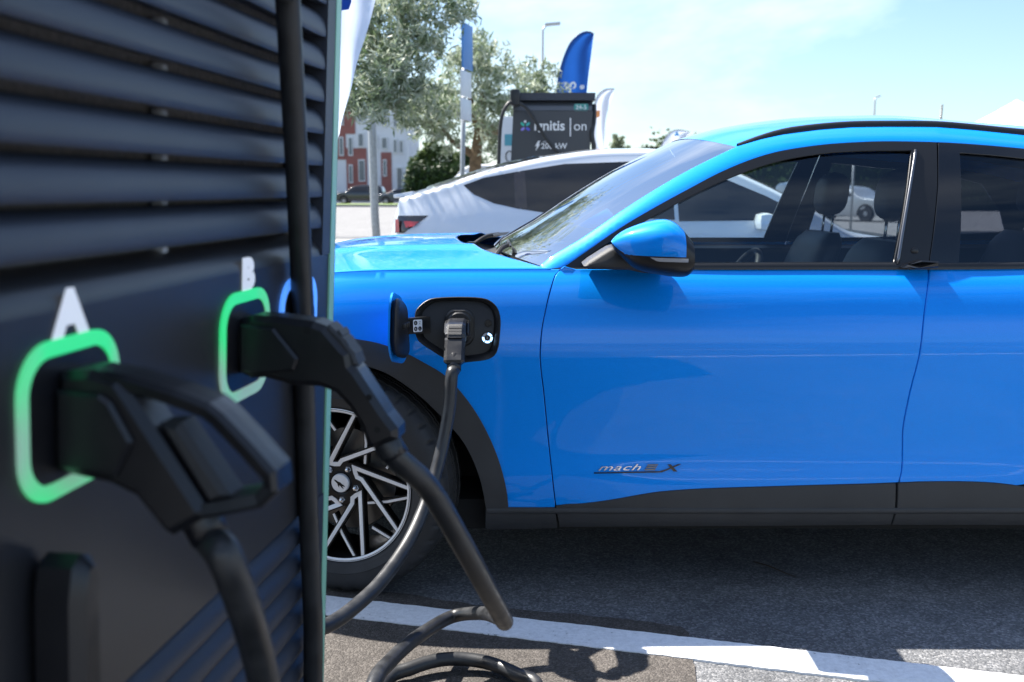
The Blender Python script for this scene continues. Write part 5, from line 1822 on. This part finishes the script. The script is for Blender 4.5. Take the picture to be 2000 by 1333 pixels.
def leaves(name, blobs, n, size, m, parent, narrow=.3, org=(0, 0, 0), droop=.5, shell=.55, kind=None, clump=0):
    """blobs: (cx, cy, cz, rx, ry, rz, weight)"""
    B = np.array(blobs, float)
    if clump:                                  # break every mass into many small sprays with gaps between
        bb = []
        for q in B:
            for _ in range(clump):
                d = rs.normal(size=3); d /= np.linalg.norm(d)
                r_ = rs.rand() ** .45
                s_ = rs.uniform(.14, .36)
                e_ = rs.uniform(.45, 1.5, 3)
                bb.append((*(q[:3] + d * r_ * q[3:6]), *(q[3:6] * s_ * e_), q[6] * s_ ** 1.3))
        B = np.array(bb)
    p = B[:, 6] / B[:, 6].sum()
    k = rs.choice(len(B), n, p=p)
    d = rs.normal(size=(n, 3)); d /= np.linalg.norm(d, axis=1)[:, None]
    rad = shell + (1 - shell) * rs.rand(n) ** .6
    rad = np.where(rs.rand(n) < .25, rs.rand(n), rad)
    rad *= 1 + .22 * rs.rand(n) * (rs.rand(n) < .3)
    C = B[k, :3] + d * rad[:, None] * B[k, 3:6]
    if clump: C = B[k, :3] + rs.normal(size=(n, 3)) * .62 * B[k, 3:6]
    ax = rs.normal(size=(n, 3)); ax[:, 2] -= droop; ax /= np.linalg.norm(ax, axis=1)[:, None]
    q = rs.normal(size=(n, 3)); sd_ = np.cross(ax, q); sd_ /= np.linalg.norm(sd_, axis=1)[:, None]
    L = size * (.6 + .8 * rs.rand(n))[:, None]
    V = np.stack([C - ax * L * .5, C + sd_ * L * narrow * .5, C + ax * L * .5, C - sd_ * L * narrow * .5], 1).reshape(-1, 3) - np.array(org)
    me = bpy.data.meshes.new(name)
    me.vertices.add(4 * n); me.vertices.foreach_set('co', V.astype(np.float32).ravel())
    me.loops.add(4 * n); me.loops.foreach_set('vertex_index', np.arange(4 * n, dtype=np.int32))
    me.polygons.add(n); me.polygons.foreach_set('loop_start', np.arange(0, 4 * n, 4, dtype=np.int32))
    me.update(calc_edges=True)
    a = me.attributes.new('tone', 'FLOAT', 'FACE')
    tone = np.clip(.5 + .3 * rs.normal(size=n) + .25 * (rs.rand(len(B))[k] - .5), 0, 1)
    a.data.foreach_set('value', tone.astype(np.float32))
    me.materials.append(m)
    o = bpy.data.objects.new(name, me)
    link(o, parent)
    if kind: o['kind'] = kind
    return o
def tree(name, label, base, trunk, limbs, blobs, n, size, lm, r0=.12, narrow=.3, group=None, cat='tree', droop=.5, clump=0):
    t = thing(name, label, cat, base, group=group)
    global ORG
    ORG = Vector(base)
    mb = MB()
    pts = spline([Vector(base)] + [Vector(q) for q in trunk], 6)
    mb.tube(pts, [r0 * (1.15 - .55 * i / (len(pts) - 1)) for i in range(len(pts))], 12)
    for l in limbs:
        q = spline([Vector(x) for x in l], 6)
        mb.tube(q, [r0 * .55 * (1 - .8 * i / (len(q) - 1)) + .006 for i in range(len(q))], 8)
    mb.build('trunk', M['bark'], t)
    leaves('crown', blobs, n, size, lm, t, narrow, org=ORG, droop=droop, clump=clump)
    ORG = Vector((0, 0, 0))
    return t
def at_px(px, py, y): return at_y(px, py, y)
# silver tree whose low crown hangs over the tail of the white car
def blob_px(px, py, y, rpx, ry=None, rz=None, wgt=1.0):
    c = at_y(px, py, y); r = rpx / FPX * y
    return (c.x, c.y, c.z, r, (ry or r), (rz or r), wgt)
Yt = 9.4
bl1 = [(-2.0, 8.2, 3.3, .9, .9, .7, 1.6), (-1.55, 7.9, 3.1, .6, .6, .5, .9), (-2.5, 8.6, 3.0, .8, .8, .8, 1.2)]
for (px, py, r, w_) in ((760, 40, 80, 2), (700, 60, 70, 1.5), (820, 30, 62, 1.4), (870, -5, 55, 1.0), (745, 130, 68, 1.8), (800, 110, 62, 1.5), (700, 170, 55, 1.2), (765, 190, 48, 1.2), (840, 80, 42, .8), (815, 165, 40, .8), (845, 205, 30, .5), (720, 215, 36, .6), (795, 222, 28, .45), (890, 20, 40, .35), (640, 80, 90, 1.3), (600, 0, 120, 1.6), (700, -60, 130, 2.5), (820, -90, 110, 1.8), (560, 130, 80, .9), (915, 8, 22, .12)):
    bl1.append(blob_px(px, py, Yt + rnd.uniform(-.5, .5), r, r / FPX * Yt * 1.5, None, w_))
bt = at_px(645, 500, Yt + .1)
tree('willow_tree', 'silver-leaved tree with a drooping crown hanging behind the white feather flag', (bt.x - .25, Yt + .1, 0), [(bt.x - .2, Yt + .1, 1.2), (bt.x, Yt, 2.0), (bt.x + .15, Yt, 2.9)],
     [[(bt.x - .02, Yt, 1.9), at_px(700, 190, Yt), at_px(765, 140, Yt)], [(bt.x + .1, Yt, 2.5), at_px(740, 90, Yt), at_px(830, 60, Yt)], [(bt.x + .15, Yt, 2.8), at_px(700, 0, Yt + .2), at_px(740, -60, Yt)]],
     bl1, 21000, .085, M['leaf_silver'], .11, .2, clump=26)
# second silver tree, branching behind the dark charging station
Yt = 15.5
bl2 = []
for (px, py, r, w_) in ((860, 190, 50, 1.2), (900, 140, 55, 1.5), (950, 130, 52, 1.4), (1000, 160, 50, 1.3), (1050, 170, 45, 1.0), (840, 240, 40, .9), (900, 215, 55, 1.4), (960, 215, 55, 1.3), (1010, 230, 45, .9), (870, 275, 34, .6), (830, 210, 40, .7), (985, 275, 40, .7), (930, 90, 34, .6), (1060, 140, 26, .35), (1040, 250, 40, .6), (800, 215, 30, .5), (960, 290, 34, .4), (905, 110, 26, .3)):
    bl2.append(blob_px(px, py, Yt + rnd.uniform(-.5, .5), r, r / FPX * Yt * 1.3, None, w_))
tb = at_px(928, 345, Yt)
tree('willow_tree', 'silver-leaved tree with a forked brown trunk left of the dark charging station', (tb.x - .05, Yt, 0), [(tb.x - .03, Yt, .9), at_px(928, 330, Yt), at_px(931, 292, Yt), at_px(938, 240, Yt), at_px(945, 180, Yt)],
     [[at_px(926, 305, Yt), at_px(905, 290, Yt), at_px(885, 278, Yt), at_px(850, 230, Yt)], [at_px(932, 285, Yt), at_px(960, 250, Yt), at_px(1000, 230, Yt), at_px(1050, 180, Yt)], [at_px(935, 260, Yt), at_px(920, 200, Yt), at_px(900, 140, Yt)], [at_px(944, 250, Yt), at_px(985, 262, Yt), at_px(1010, 270, Yt)]],
     bl2, 14000, .10, M['leaf_silver'], .10, .24, clump=20)
# green bushes and clipped hedge on the far side of the road
def bush(name, label, px, py_top, y, wpx, lm, n, size, cat='bush', grp=None, bumps=7, fill=1.0):
    x = (px - 1000) / FPX * y; h = CAM_H + (370 - py_top) / FPX * y; w = wpx / FPX * y
    bl = []
    for i in range(bumps):
        fx_ = -.5 + (i + .5) / bumps
        hh = h * (1 - .55 * abs(fx_ * 1.6) ** 2.2) * rnd.uniform(.85, 1.02)
        bl.append((x + fx_ * w, y + rnd.uniform(-.5, .5), hh * .5, w / bumps * .95, w / bumps * .9, hh * .52, 1 + hh / h))
        bl.append((x + fx_ * w * .8, y + rnd.uniform(-.6, .6), hh * .75, w / bumps * .7, w / bumps * .7, hh * .25, .7))
    return tree(name, label, (x, y, 0), [(x, y, h * .5), (x + .1, y, h * .8)], [[(x, y, h * .3), (x + w * .2, y, h * .6)], [(x, y, h * .3), (x - w * .2, y, h * .6)]], bl, n, size, lm, max(.08, w * .02), .6, grp, cat, 0.0)
bush('leafy_tree', 'round light green tree rising above the clipped hedge', 850, 272, 88, 95, M['leaf_green'], 9000, .34, 'tree')
bush('leafy_tree', 'green tree beyond the hedge, partly behind the silver-leaved tree', 905, 282, 95, 80, M['leaf_green'], 7000, .36, 'tree')
def hedge(label, x0, x1, y, h, lm, n, size, dep=1.4):
    global ORG
    ORG = Vector(((x0 + x1) / 2, y, 0))
    t = thing('hedge', label, 'hedge', ORG)
    k = max(3, int((x1 - x0) / (h * .45)))
    bl = [(x0 + (x1 - x0) * (i + .5) / k, y + rnd.uniform(-.2, .2), h * .5, (x1 - x0) / k * .75, dep * .5, h * .53 * rnd.uniform(.94, 1.05), 1) for i in range(k)]
    mb = MB(); mb.box(((x0 + x1) / 2, y, h * .42), (x1 - x0, dep * .55, h * .84))
    mb.build('hedge_core', M['hedge_core'], t, smooth=False)
    leaves('foliage', bl, n, size, lm, t, .55, org=ORG, droop=0)
    ORG = Vector((0, 0, 0))
M['hedge_core'] = mat('dark twig mass', (0.014, 0.022, 0.010), rough=1.0)
hx0 = (800 - 1000) / FPX * 84; hx1 = (905 - 1000) / FPX * 84
hedge('dark green clipped hedge between the building and the brown tree trunk', hx0, hx1 + 4, 84, 1.3 + (370 - 322) / FPX * 84, M['leaf_dark'], 9000, .30)
hedge('long green hedge behind the silver saloon, seen through the blue car', 8, 60, 62, 4.6, M['leaf_green'], 14000, .34)
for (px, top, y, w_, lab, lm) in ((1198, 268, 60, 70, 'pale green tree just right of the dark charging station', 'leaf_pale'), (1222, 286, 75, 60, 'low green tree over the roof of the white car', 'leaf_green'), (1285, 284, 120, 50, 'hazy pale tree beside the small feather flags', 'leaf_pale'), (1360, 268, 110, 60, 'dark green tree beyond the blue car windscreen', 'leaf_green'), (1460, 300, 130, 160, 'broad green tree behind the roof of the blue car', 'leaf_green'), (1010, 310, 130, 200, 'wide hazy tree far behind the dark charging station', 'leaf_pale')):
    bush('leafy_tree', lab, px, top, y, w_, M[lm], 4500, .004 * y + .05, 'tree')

# ---- white and red building across the road
BY = 104.0
def bpt(px, py): p = at_y(px, py, BY); return p.x, p.z
ORG = Vector((-26, BY + 5, 0))
bld = thing('building', 'white three-storey building with red brick-coloured panels across the road', 'building', ORG)
M['render_white'] = mat('white render', (0.66, 0.68, 0.72), rough=.85, noise=.05, nscale=.5)
M['red_panel'] = mat('red facade panels', (0.27, 0.10, 0.085), rough=.75, noise=.12, nscale=.8)
M['win_glass'] = mat('far window glass', (0.10, 0.13, 0.16), rough=.08, coat=.5)
M['win_frame'] = mat('white window frame', (0.7, 0.72, 0.74), rough=.6)
x_r = bpt(798, 300)[0]
ztop_b = bpt(700, 185)[1]
mb = MB(); mb.box(((-48 + x_r) / 2, BY + 6, ztop_b / 2), (48 + x_r, 12, ztop_b)); mb.build('wall', M['render_white'], bld, smooth=False)
mb = MB(); mb.box(((-48 + x_r) / 2, BY + 6, ztop_b + .25), (48.4 + x_r, 12.4, .5)); mb.build('roof_parapet', M['win_frame'], bld, smooth=False)
def red(p0, p1):
    (xa, za), (xb, zb2) = bpt(*p0), bpt(*p1)
    mb = MB(); mb.box(((xa + xb) / 2, BY - .03, (za + zb2) / 2), (abs(xb - xa), .12, abs(zb2 - za))); mb.build('red_panel', M['red_panel'], bld, smooth=False)
red((640, 196), (694, 262)); red((640, 262), (676, 312)); red((676, 290), (718, 386)); red((744, 298), (766, 386)); red((575, 196), (612, 262))
def win(px0, py0, px1, py1):
    (xa, za), (xb, zb2) = bpt(px0, py0), bpt(px1, py1)
    mb = MB(); mb.box(((xa + xb) / 2, BY - .10, (za + zb2) / 2), (abs(xb - xa), .16, abs(zb2 - za)))
    w_ = mb.build('window', M['win_frame'], bld, smooth=False)
    n = 2 if abs(xb - xa) > .8 else 1
    for k in range(n):
        wd_ = abs(xb - xa) / n
        mb = MB(); mb.box((min(xa, xb) + wd_ * (k + .5), BY - .19, (za + zb2) / 2), (wd_ - .16, .03, abs(zb2 - za) - .22)); mb.build('pane', M['win_glass'], w_, smooth=False)
for a in ((662, 268, 672, 305), (680, 268, 690, 305), (699, 260, 711, 288), (726, 264, 738, 292), (745, 268, 757, 292), (768, 272, 776, 300), (780, 274, 788, 300), (699, 215, 711, 240), (726, 220, 738, 244), (745, 222, 757, 246), (768, 228, 776, 250), (780, 229, 788, 250), (700, 312, 714, 355), (681, 322, 690, 358), (748, 312, 756, 345), (662, 215, 672, 245), (640, 215, 652, 245), (640, 268, 652, 305)):
    win(*a)
for k in range(11):                                  # the same rhythm goes on along the hidden part of the front
    for py0, py1 in ((215, 242), (266, 294), (316, 352)):
        win(618 - k * 46, py0, 632 - k * 46, py1)
for k in range(3): red((560 - 140 * k, 290), (520 - 140 * k, 386))
(xa, za), (xb, zb2) = bpt(774, 326), bpt(788, 388)
mb = MB(); mb.box(((xa + xb) / 2, BY - .08, za / 2), (xb - xa, .14, za)); dr = mb.build('door', M['win_frame'], bld, smooth=False)
mb = MB(); mb.box(((xa + xb) / 2, BY - .17, za / 2), (xb - xa - .2, .04, za - .3)); mb.build('door_pane', M['win_glass'], dr, smooth=False)
ORG = Vector((0, 0, 0))

# ---- feather flags
M['flag_blue'] = mat('blue flag cloth', (0.012, 0.085, 0.36), rough=.75, noise=.1, nscale=5)
M['flag_white'] = mat('white flag cloth', (0.66, 0.72, 0.82), rough=.8)
for k_ in ('flag_blue', 'flag_white'):
    t_ = M[k_].node_tree
    b_ = t_.nodes['Principled BSDF']
    tr_ = t_.nodes.new('ShaderNodeBsdfTranslucent')
    tr_.inputs['Color'].default_value = b_.inputs['Base Color'].default_value
    ms_ = t_.nodes.new('ShaderNodeMixShader'); ms_.inputs[0].default_value = .45
    t_.links.new(b_.outputs[0], ms_.inputs[1]); t_.links.new(tr_.outputs[0], ms_.inputs[2])
    t_.links.new(ms_.outputs[0], t_.nodes['Material Output'].inputs['Surface'])
M['pole_dark'] = mat('dark flag pole', (0.03, 0.03, 0.035), rough=.4)
def feather(label, edge_px, trail_px, y, m, group=None, ripple=.03, letters=(), base_px=None, mark=None):
    """edge_px runs from the pole foot up and over the top; trail_px the free edge from bottom to tip"""
    global ORG
    E = [at_y(*q, y) for q in edge_px]; T_ = [at_y(*q, y) for q in trail_px]
    bx = E[0].x
    ORG = Vector((bx, y, 0))
    t = thing('feather_flag', label, 'flag', ORG, group=group)
    e = spline([(p.x, p.y, p.z) for p in E], 10); d = spline([(p.x, p.y, p.z) for p in T_], 10)
    def res(P, n):
        L = [0]
        for i in range(1, len(P)): L.append(L[-1] + (P[i] - P[i - 1]).length)
        return [Vector((np.interp(L[-1] * k / (n - 1), L, [p.x for p in P]), y, np.interp(L[-1] * k / (n - 1), L, [p.z for p in P]))) for k in range(n)]
    n, mm = 40, 11
    e, d = res(e, n), res(d, n)
    v = []
    for i in range(n):
        for k in range(mm):
            q = k / (mm - 1)
            p = e[i].lerp(d[i], q)
            v.append((p.x, p.y + ripple * math.sin(q * 7 + i * .16) * q + ripple * .5 * math.sin(i * .5 + q * 3) * q, p.z))
    f = [(i * mm + k, (i + 1) * mm + k, (i + 1) * mm + k + 1, i * mm + k + 1) for i in range(n - 1) for k in range(mm - 1)]
    fl_ = mesh('flag_cloth', v, f, m, t)
    pole = [Vector((bx, y + .01, 0))] + [p + Vector((0, .012, 0)) for p in e]
    vv, ff = tube_geo(pole, [.016] * 4 + [.012] * (len(pole) - 4), 8)
    mesh('flag_pole', vv, ff, M['pole_dark'], t)
    mb = MB(); mb.box((bx, y, .03), (.5, .5, .06), bev=.01); mb.build('flag_base', M['pole_dark'], t)
    for (body, px, py, size, rot, lm) in letters:
        c = at_y(px, py, y)
        ca, sa = math.cos(R(rot)), math.sin(R(rot))
        text_on('flag_lettering', body, size, lambda x_, y_, z_, c=c, ca=ca, sa=sa: (c.x + x_ * ca - y_ * sa, y - .10 - z_, c.z + x_ * sa + y_ * ca), lm, t, offset=.004)
    if mark:
        for (P, mm_) in mark:
            vv, ff = prism([(at_y(*q, y).x, at_y(*q, y).z) for q in P], y - .05, y - .052, lambda a, b, h: (a, h, b))
            mesh('flag_mark', vv, ff, mm_, t, smooth=False)
    ORG = Vector((0, 0, 0))
    return t
feather('deep blue feather flag with white letters behind the dark charging station', [(1084, 330), (1088, 180), (1096, 130), (1112, 88), (1130, 68), (1148, 62), (1160, 67)], [(1134, 330), (1146, 180), (1150, 140), (1155, 105), (1160, 67)], 17.0, M['flag_blue'], ripple=.05,
        letters=[('S', 1124, 168, .27, 90, M['white_print']), ('e', 1140, 172, .15, 90, M['white_print'])])
feather('large white feather flag with a blue tip beside the silver-leaved tree', [(640, 330), (638, 150), (645, 40), (668, -60), (705, -120), (740, -125)], [(662, 262), (668, 232), (690, 150), (712, 80), (738, -10), (745, -100)], 5.9, M['flag_white'], ripple=.03,
        mark=[([(684, 22), (689, 8), (688, -8), (682, -20), (668, -20), (668, 24)], M['flag_blue'])])
gr = 'small white feather flags in the distance'
M['mark_sky'] = mat('sky blue print', (0.08, 0.36, 0.72), rough=.6)
M['mark_red'] = mat('red print', (0.6, 0.1, 0.06), rough=.6)
M['mark_orange'] = mat('orange print', (0.7, 0.28, 0.10), rough=.6)
feather('pale feather flag with an orange mark right of the dark charging station', [(1158, 330), (1160, 220), (1166, 190), (1180, 176), (1200, 174)], [(1178, 330), (1182, 240), (1192, 200), (1200, 174)], 24, M['flag_white'], ripple=.05, mark=[([(1164, 217), (1172, 216), (1171, 229), (1163, 231)], M['mark_orange'])])
feather('small white feather flag with a blue arrow above the roof of the white car', [(1283, 330), (1290, 290), (1304, 264), (1322, 254), (1348, 258)], [(1318, 330), (1326, 298), (1337, 278), (1348, 258)], 36, M['flag_white'], ripple=.06,
        letters=[('u', 1308, 290, .32, 70, M['pole_dark'])], mark=[([(1316, 266), (1322, 256), (1327, 266)], M['mark_sky']), ([(1322, 277), (1329, 277), (1329, 283), (1322, 283)], M['mark_red'])])
feather('small white feather flag with a blue arrow above the windscreen of the blue car', [(1398, 330), (1406, 280), (1420, 258), (1436, 249), (1456, 254)], [(1432, 330), (1438, 290), (1447, 268), (1456, 254)], 40, M['flag_white'], ripple=.06, mark=[([(1419, 263), (1425, 254), (1430, 262)], M['mark_sky'])])

# ---- poles, sign, lamps, tent
p0 = at_y(733, 470, 11.5)
v, f = tube_geo([(p0.x + .06, 11.5, 0), (p0.x + .0, 11.5, 1.0), at_y(726, 230, 11.5), at_y(722, 60, 11.5), at_y(718, -60, 11.5)], .047, 14)
ORG = Vector((p0.x, 11.5, 0))
pt = thing('sign_post', 'galvanised steel post standing left of the white car tail', 'post', ORG)
mesh('post_tube', v, f, M['galv'], pt)
mb = MB(); mb.box((p0.x + .05, 11.5, .02), (.22, .22, .04), bev=.008); mb.build('base_plate', M['galv'], pt)
mb = MB(); mb.tube([at_y(718, -60, 11.5), at_y(718, -60, 11.5) + Vector((0, 0, .02))], .05, 12); mb.build('post_cap', M['satin_black'], pt)
ORG = Vector((0, 0, 0))
sy_ = 12.5
s0 = at_y(903, 345, sy_)
ORG = Vector((s0.x, sy_, 0))
sg = thing('road_sign', 'blue and white parking sign seen edge-on on a thin post behind the white car', 'sign', ORG)
v, f = tube_geo([(s0.x - .01, sy_, 0), s0, at_y(908, 60, sy_)], .030, 10); mesh('sign_pole', v, f, M['galv'], sg)
def board(py0, py1, px0, px1, m, nm):
    a, b = at_y(px0, py0, sy_ - .05), at_y(px1, py1, sy_ - .05)
    w_ = .42
    c = (a + b) / 2
    Mz = Matrix.Rotation(R(76), 3, 'Z')
    mb = MB(); mb.box((c.x, sy_ - .05, c.z), (w_, .02, abs(a.z - b.z)), Mz, bev=.004); return mb.build(nm, m, sg)
M['sign_blue'] = mat('blue sign face', (0.03, 0.20, 0.55), rough=.4)
M['sign_white'] = mat('white sign face', (0.72, 0.75, 0.78), rough=.4)
board(48, 136, 905, 920, M['sign_blue'], 'sign_board'); board(140, 190, 902, 918, M['sign_white'], 'text_board'); board(194, 236, 902, 918, M['sign_white'], 'text_board')
ORG = Vector((0, 0, 0))
def lamp(label, px, py_top, px_head, y, arm=1.0, r=.06):
    global ORG
    t_ = at_y(px, py_top, y); h = at_y(px_head, py_top - 3, y)
    ORG = Vector((t_.x, y, 0))
    o = thing('street_lamp', label, 'street lamp', ORG)
    v, f = tube_geo([(t_.x, y, 0), (t_.x, y, t_.z * .5), (t_.x, y, t_.z - .15), (t_.x + (h.x - t_.x) * .15, y, t_.z)], [r * 1.3, r, r * .8, r * .7], 10); mesh('lamp_post', v, f, M['galv'], o)
    d = h - Vector((t_.x, y, t_.z)); 
    mb = MB(); mb.box((t_.x + d.x * .6, y, t_.z + .06 + d.z * .5), (abs(d.x) * .95, .26, .11), Matrix.Rotation(-math.atan2(d.z, abs(d.x)) * (1 if d.x > 0 else -1), 3, 'Y'), bev=.03); mb.build('lamp_head', M['galv'], o)
    ORG = Vector((0, 0, 0))
lamp('street lamp with a long flat head above the silver-leaved tree', 1060, 52, 1092, 42)
lamp('slender distant street lamp showing above the roof of the blue car', 1709, 192, 1719, 85, r=.09)
pp = at_y(1840, 205, 30)
ORG = Vector((pp.x - .08, 30, 0))
fp_ = thing('flag_pole', 'thin dark bare pole rising above the roof of the blue car', 'pole', ORG)
v, f = tube_geo([(pp.x - .10, 30, 0), (pp.x - .05, 30, pp.z * .55), pp], [.05, .04, .03], 8); mesh('pole_shaft', v, f, M['pole_dark'], fp_)
mb = MB(); mb.box((pp.x - .1, 30, .05), (.4, .4, .1), bev=.02); mb.build('pole_base', M['pole_dark'], fp_)
ORG = Vector((0, 0, 0))
ty = 26.0
c = at_y(2030, 214, ty); e_ = at_y(1898, 243, ty)
ORG = Vector((c.x + .6, ty + 3, 0))
tn = thing('marquee_tent', 'white marquee tent peak rising beyond the blue car roof', 'tent', ORG)
hw = 3.4; cxx, cyy = c.x + .9, ty + 3
ze = e_.z - .35; zp = c.z + .5
v = [(cxx - hw, cyy - hw, ze), (cxx + hw, cyy - hw, ze), (cxx + hw, cyy + hw, ze), (cxx - hw, cyy + hw, ze), (cxx, cyy, zp)]
n_ = 8
V, F = [], []
for i in range(4):
    a, b = Vector(v[i]), Vector(v[(i + 1) % 4]); p = Vector(v[4])
    k0 = len(V)
    for r_ in range(n_ + 1):
        t_ = r_ / n_
        for q in range(n_ + 1):
            s_ = q / n_
            pt_ = a.lerp(b, s_).lerp(p, t_); pt_.z -= .45 * math.sin(math.pi * t_) * 1.0
            V.append(tuple(pt_))
    F += [(k0 + r_ * (n_ + 1) + q, k0 + r_ * (n_ + 1) + q + 1, k0 + (r_ + 1) * (n_ + 1) + q + 1, k0 + (r_ + 1) * (n_ + 1) + q) for r_ in range(n_) for q in range(n_)]
mesh('tent_roof', V, F, M['sign_white'], tn)
for (a, b, z) in v[:4]:
    vv, ff = tube_geo([(a, b, 0), (a, b, z)], .04, 8); mesh('tent_leg', vv, ff, M['galv'], tn)
ORG = Vector((0, 0, 0))
# white information board behind the dark charging station, and a far van
iy = 13.5
a_, b_ = at_y(977, 228, iy), at_y(1001, 340, iy)
ORG = Vector(((a_.x + b_.x) / 2, iy, 0))
ib = thing('information_board', 'tall white information board with a teal picture behind the dark charging station', 'board', ORG)
mb = MB(); mb.box(((a_.x + b_.x) / 2 + .2, iy, a_.z / 2 + .1), (b_.x - a_.x + .4, .05, a_.z - .2), bev=.01); mb.build('board_panel', M['sign_white'], ib)
c0 = at_y(993, 274, iy); mb = MB(); mb.box((c0.x, iy - .028, c0.z), (.10, .004, .15)); mb.build('board_picture', mat('teal picture print', (0.10, 0.36, 0.45), rough=.5), ib, smooth=False)
c0 = at_y(995, 306, iy); v, f = tube_geo([(c0.x + .05 * math.cos(R(k * 30)), iy - .03, c0.z + .07 * math.sin(R(k * 30))) for k in range(12)], .007, 6, closed=True); mesh('board_mark', v, f, M['pole_dark'], ib)
for s_ in (-.1, .3):
    mb = MB(); mb.box(((a_.x + b_.x) / 2 + s_, iy + .02, .1), (.06, .06, .2)); mb.build('board_foot', M['galv'], ib, smooth=False)
ORG = Vector((0, 0, 0))
van = [(-2.6, 2.0, .9), (-2.55, 2.3, .97), (-2.0, 2.36, 1), (.6, 2.36, 1), (1.2, 2.2, 1), (1.7, 1.6, .99), (2.1, 1.3, .97), (2.5, 1.05, .92), (2.6, .7, .84)]
far_car('white delivery van parked behind the forked brown tree trunk', 958, 44, R(172), van, [[(.2, 1.4), (.25, 2.0), (1.0, 2.0), (1.5, 1.45)]], M['sign_white'], .36)
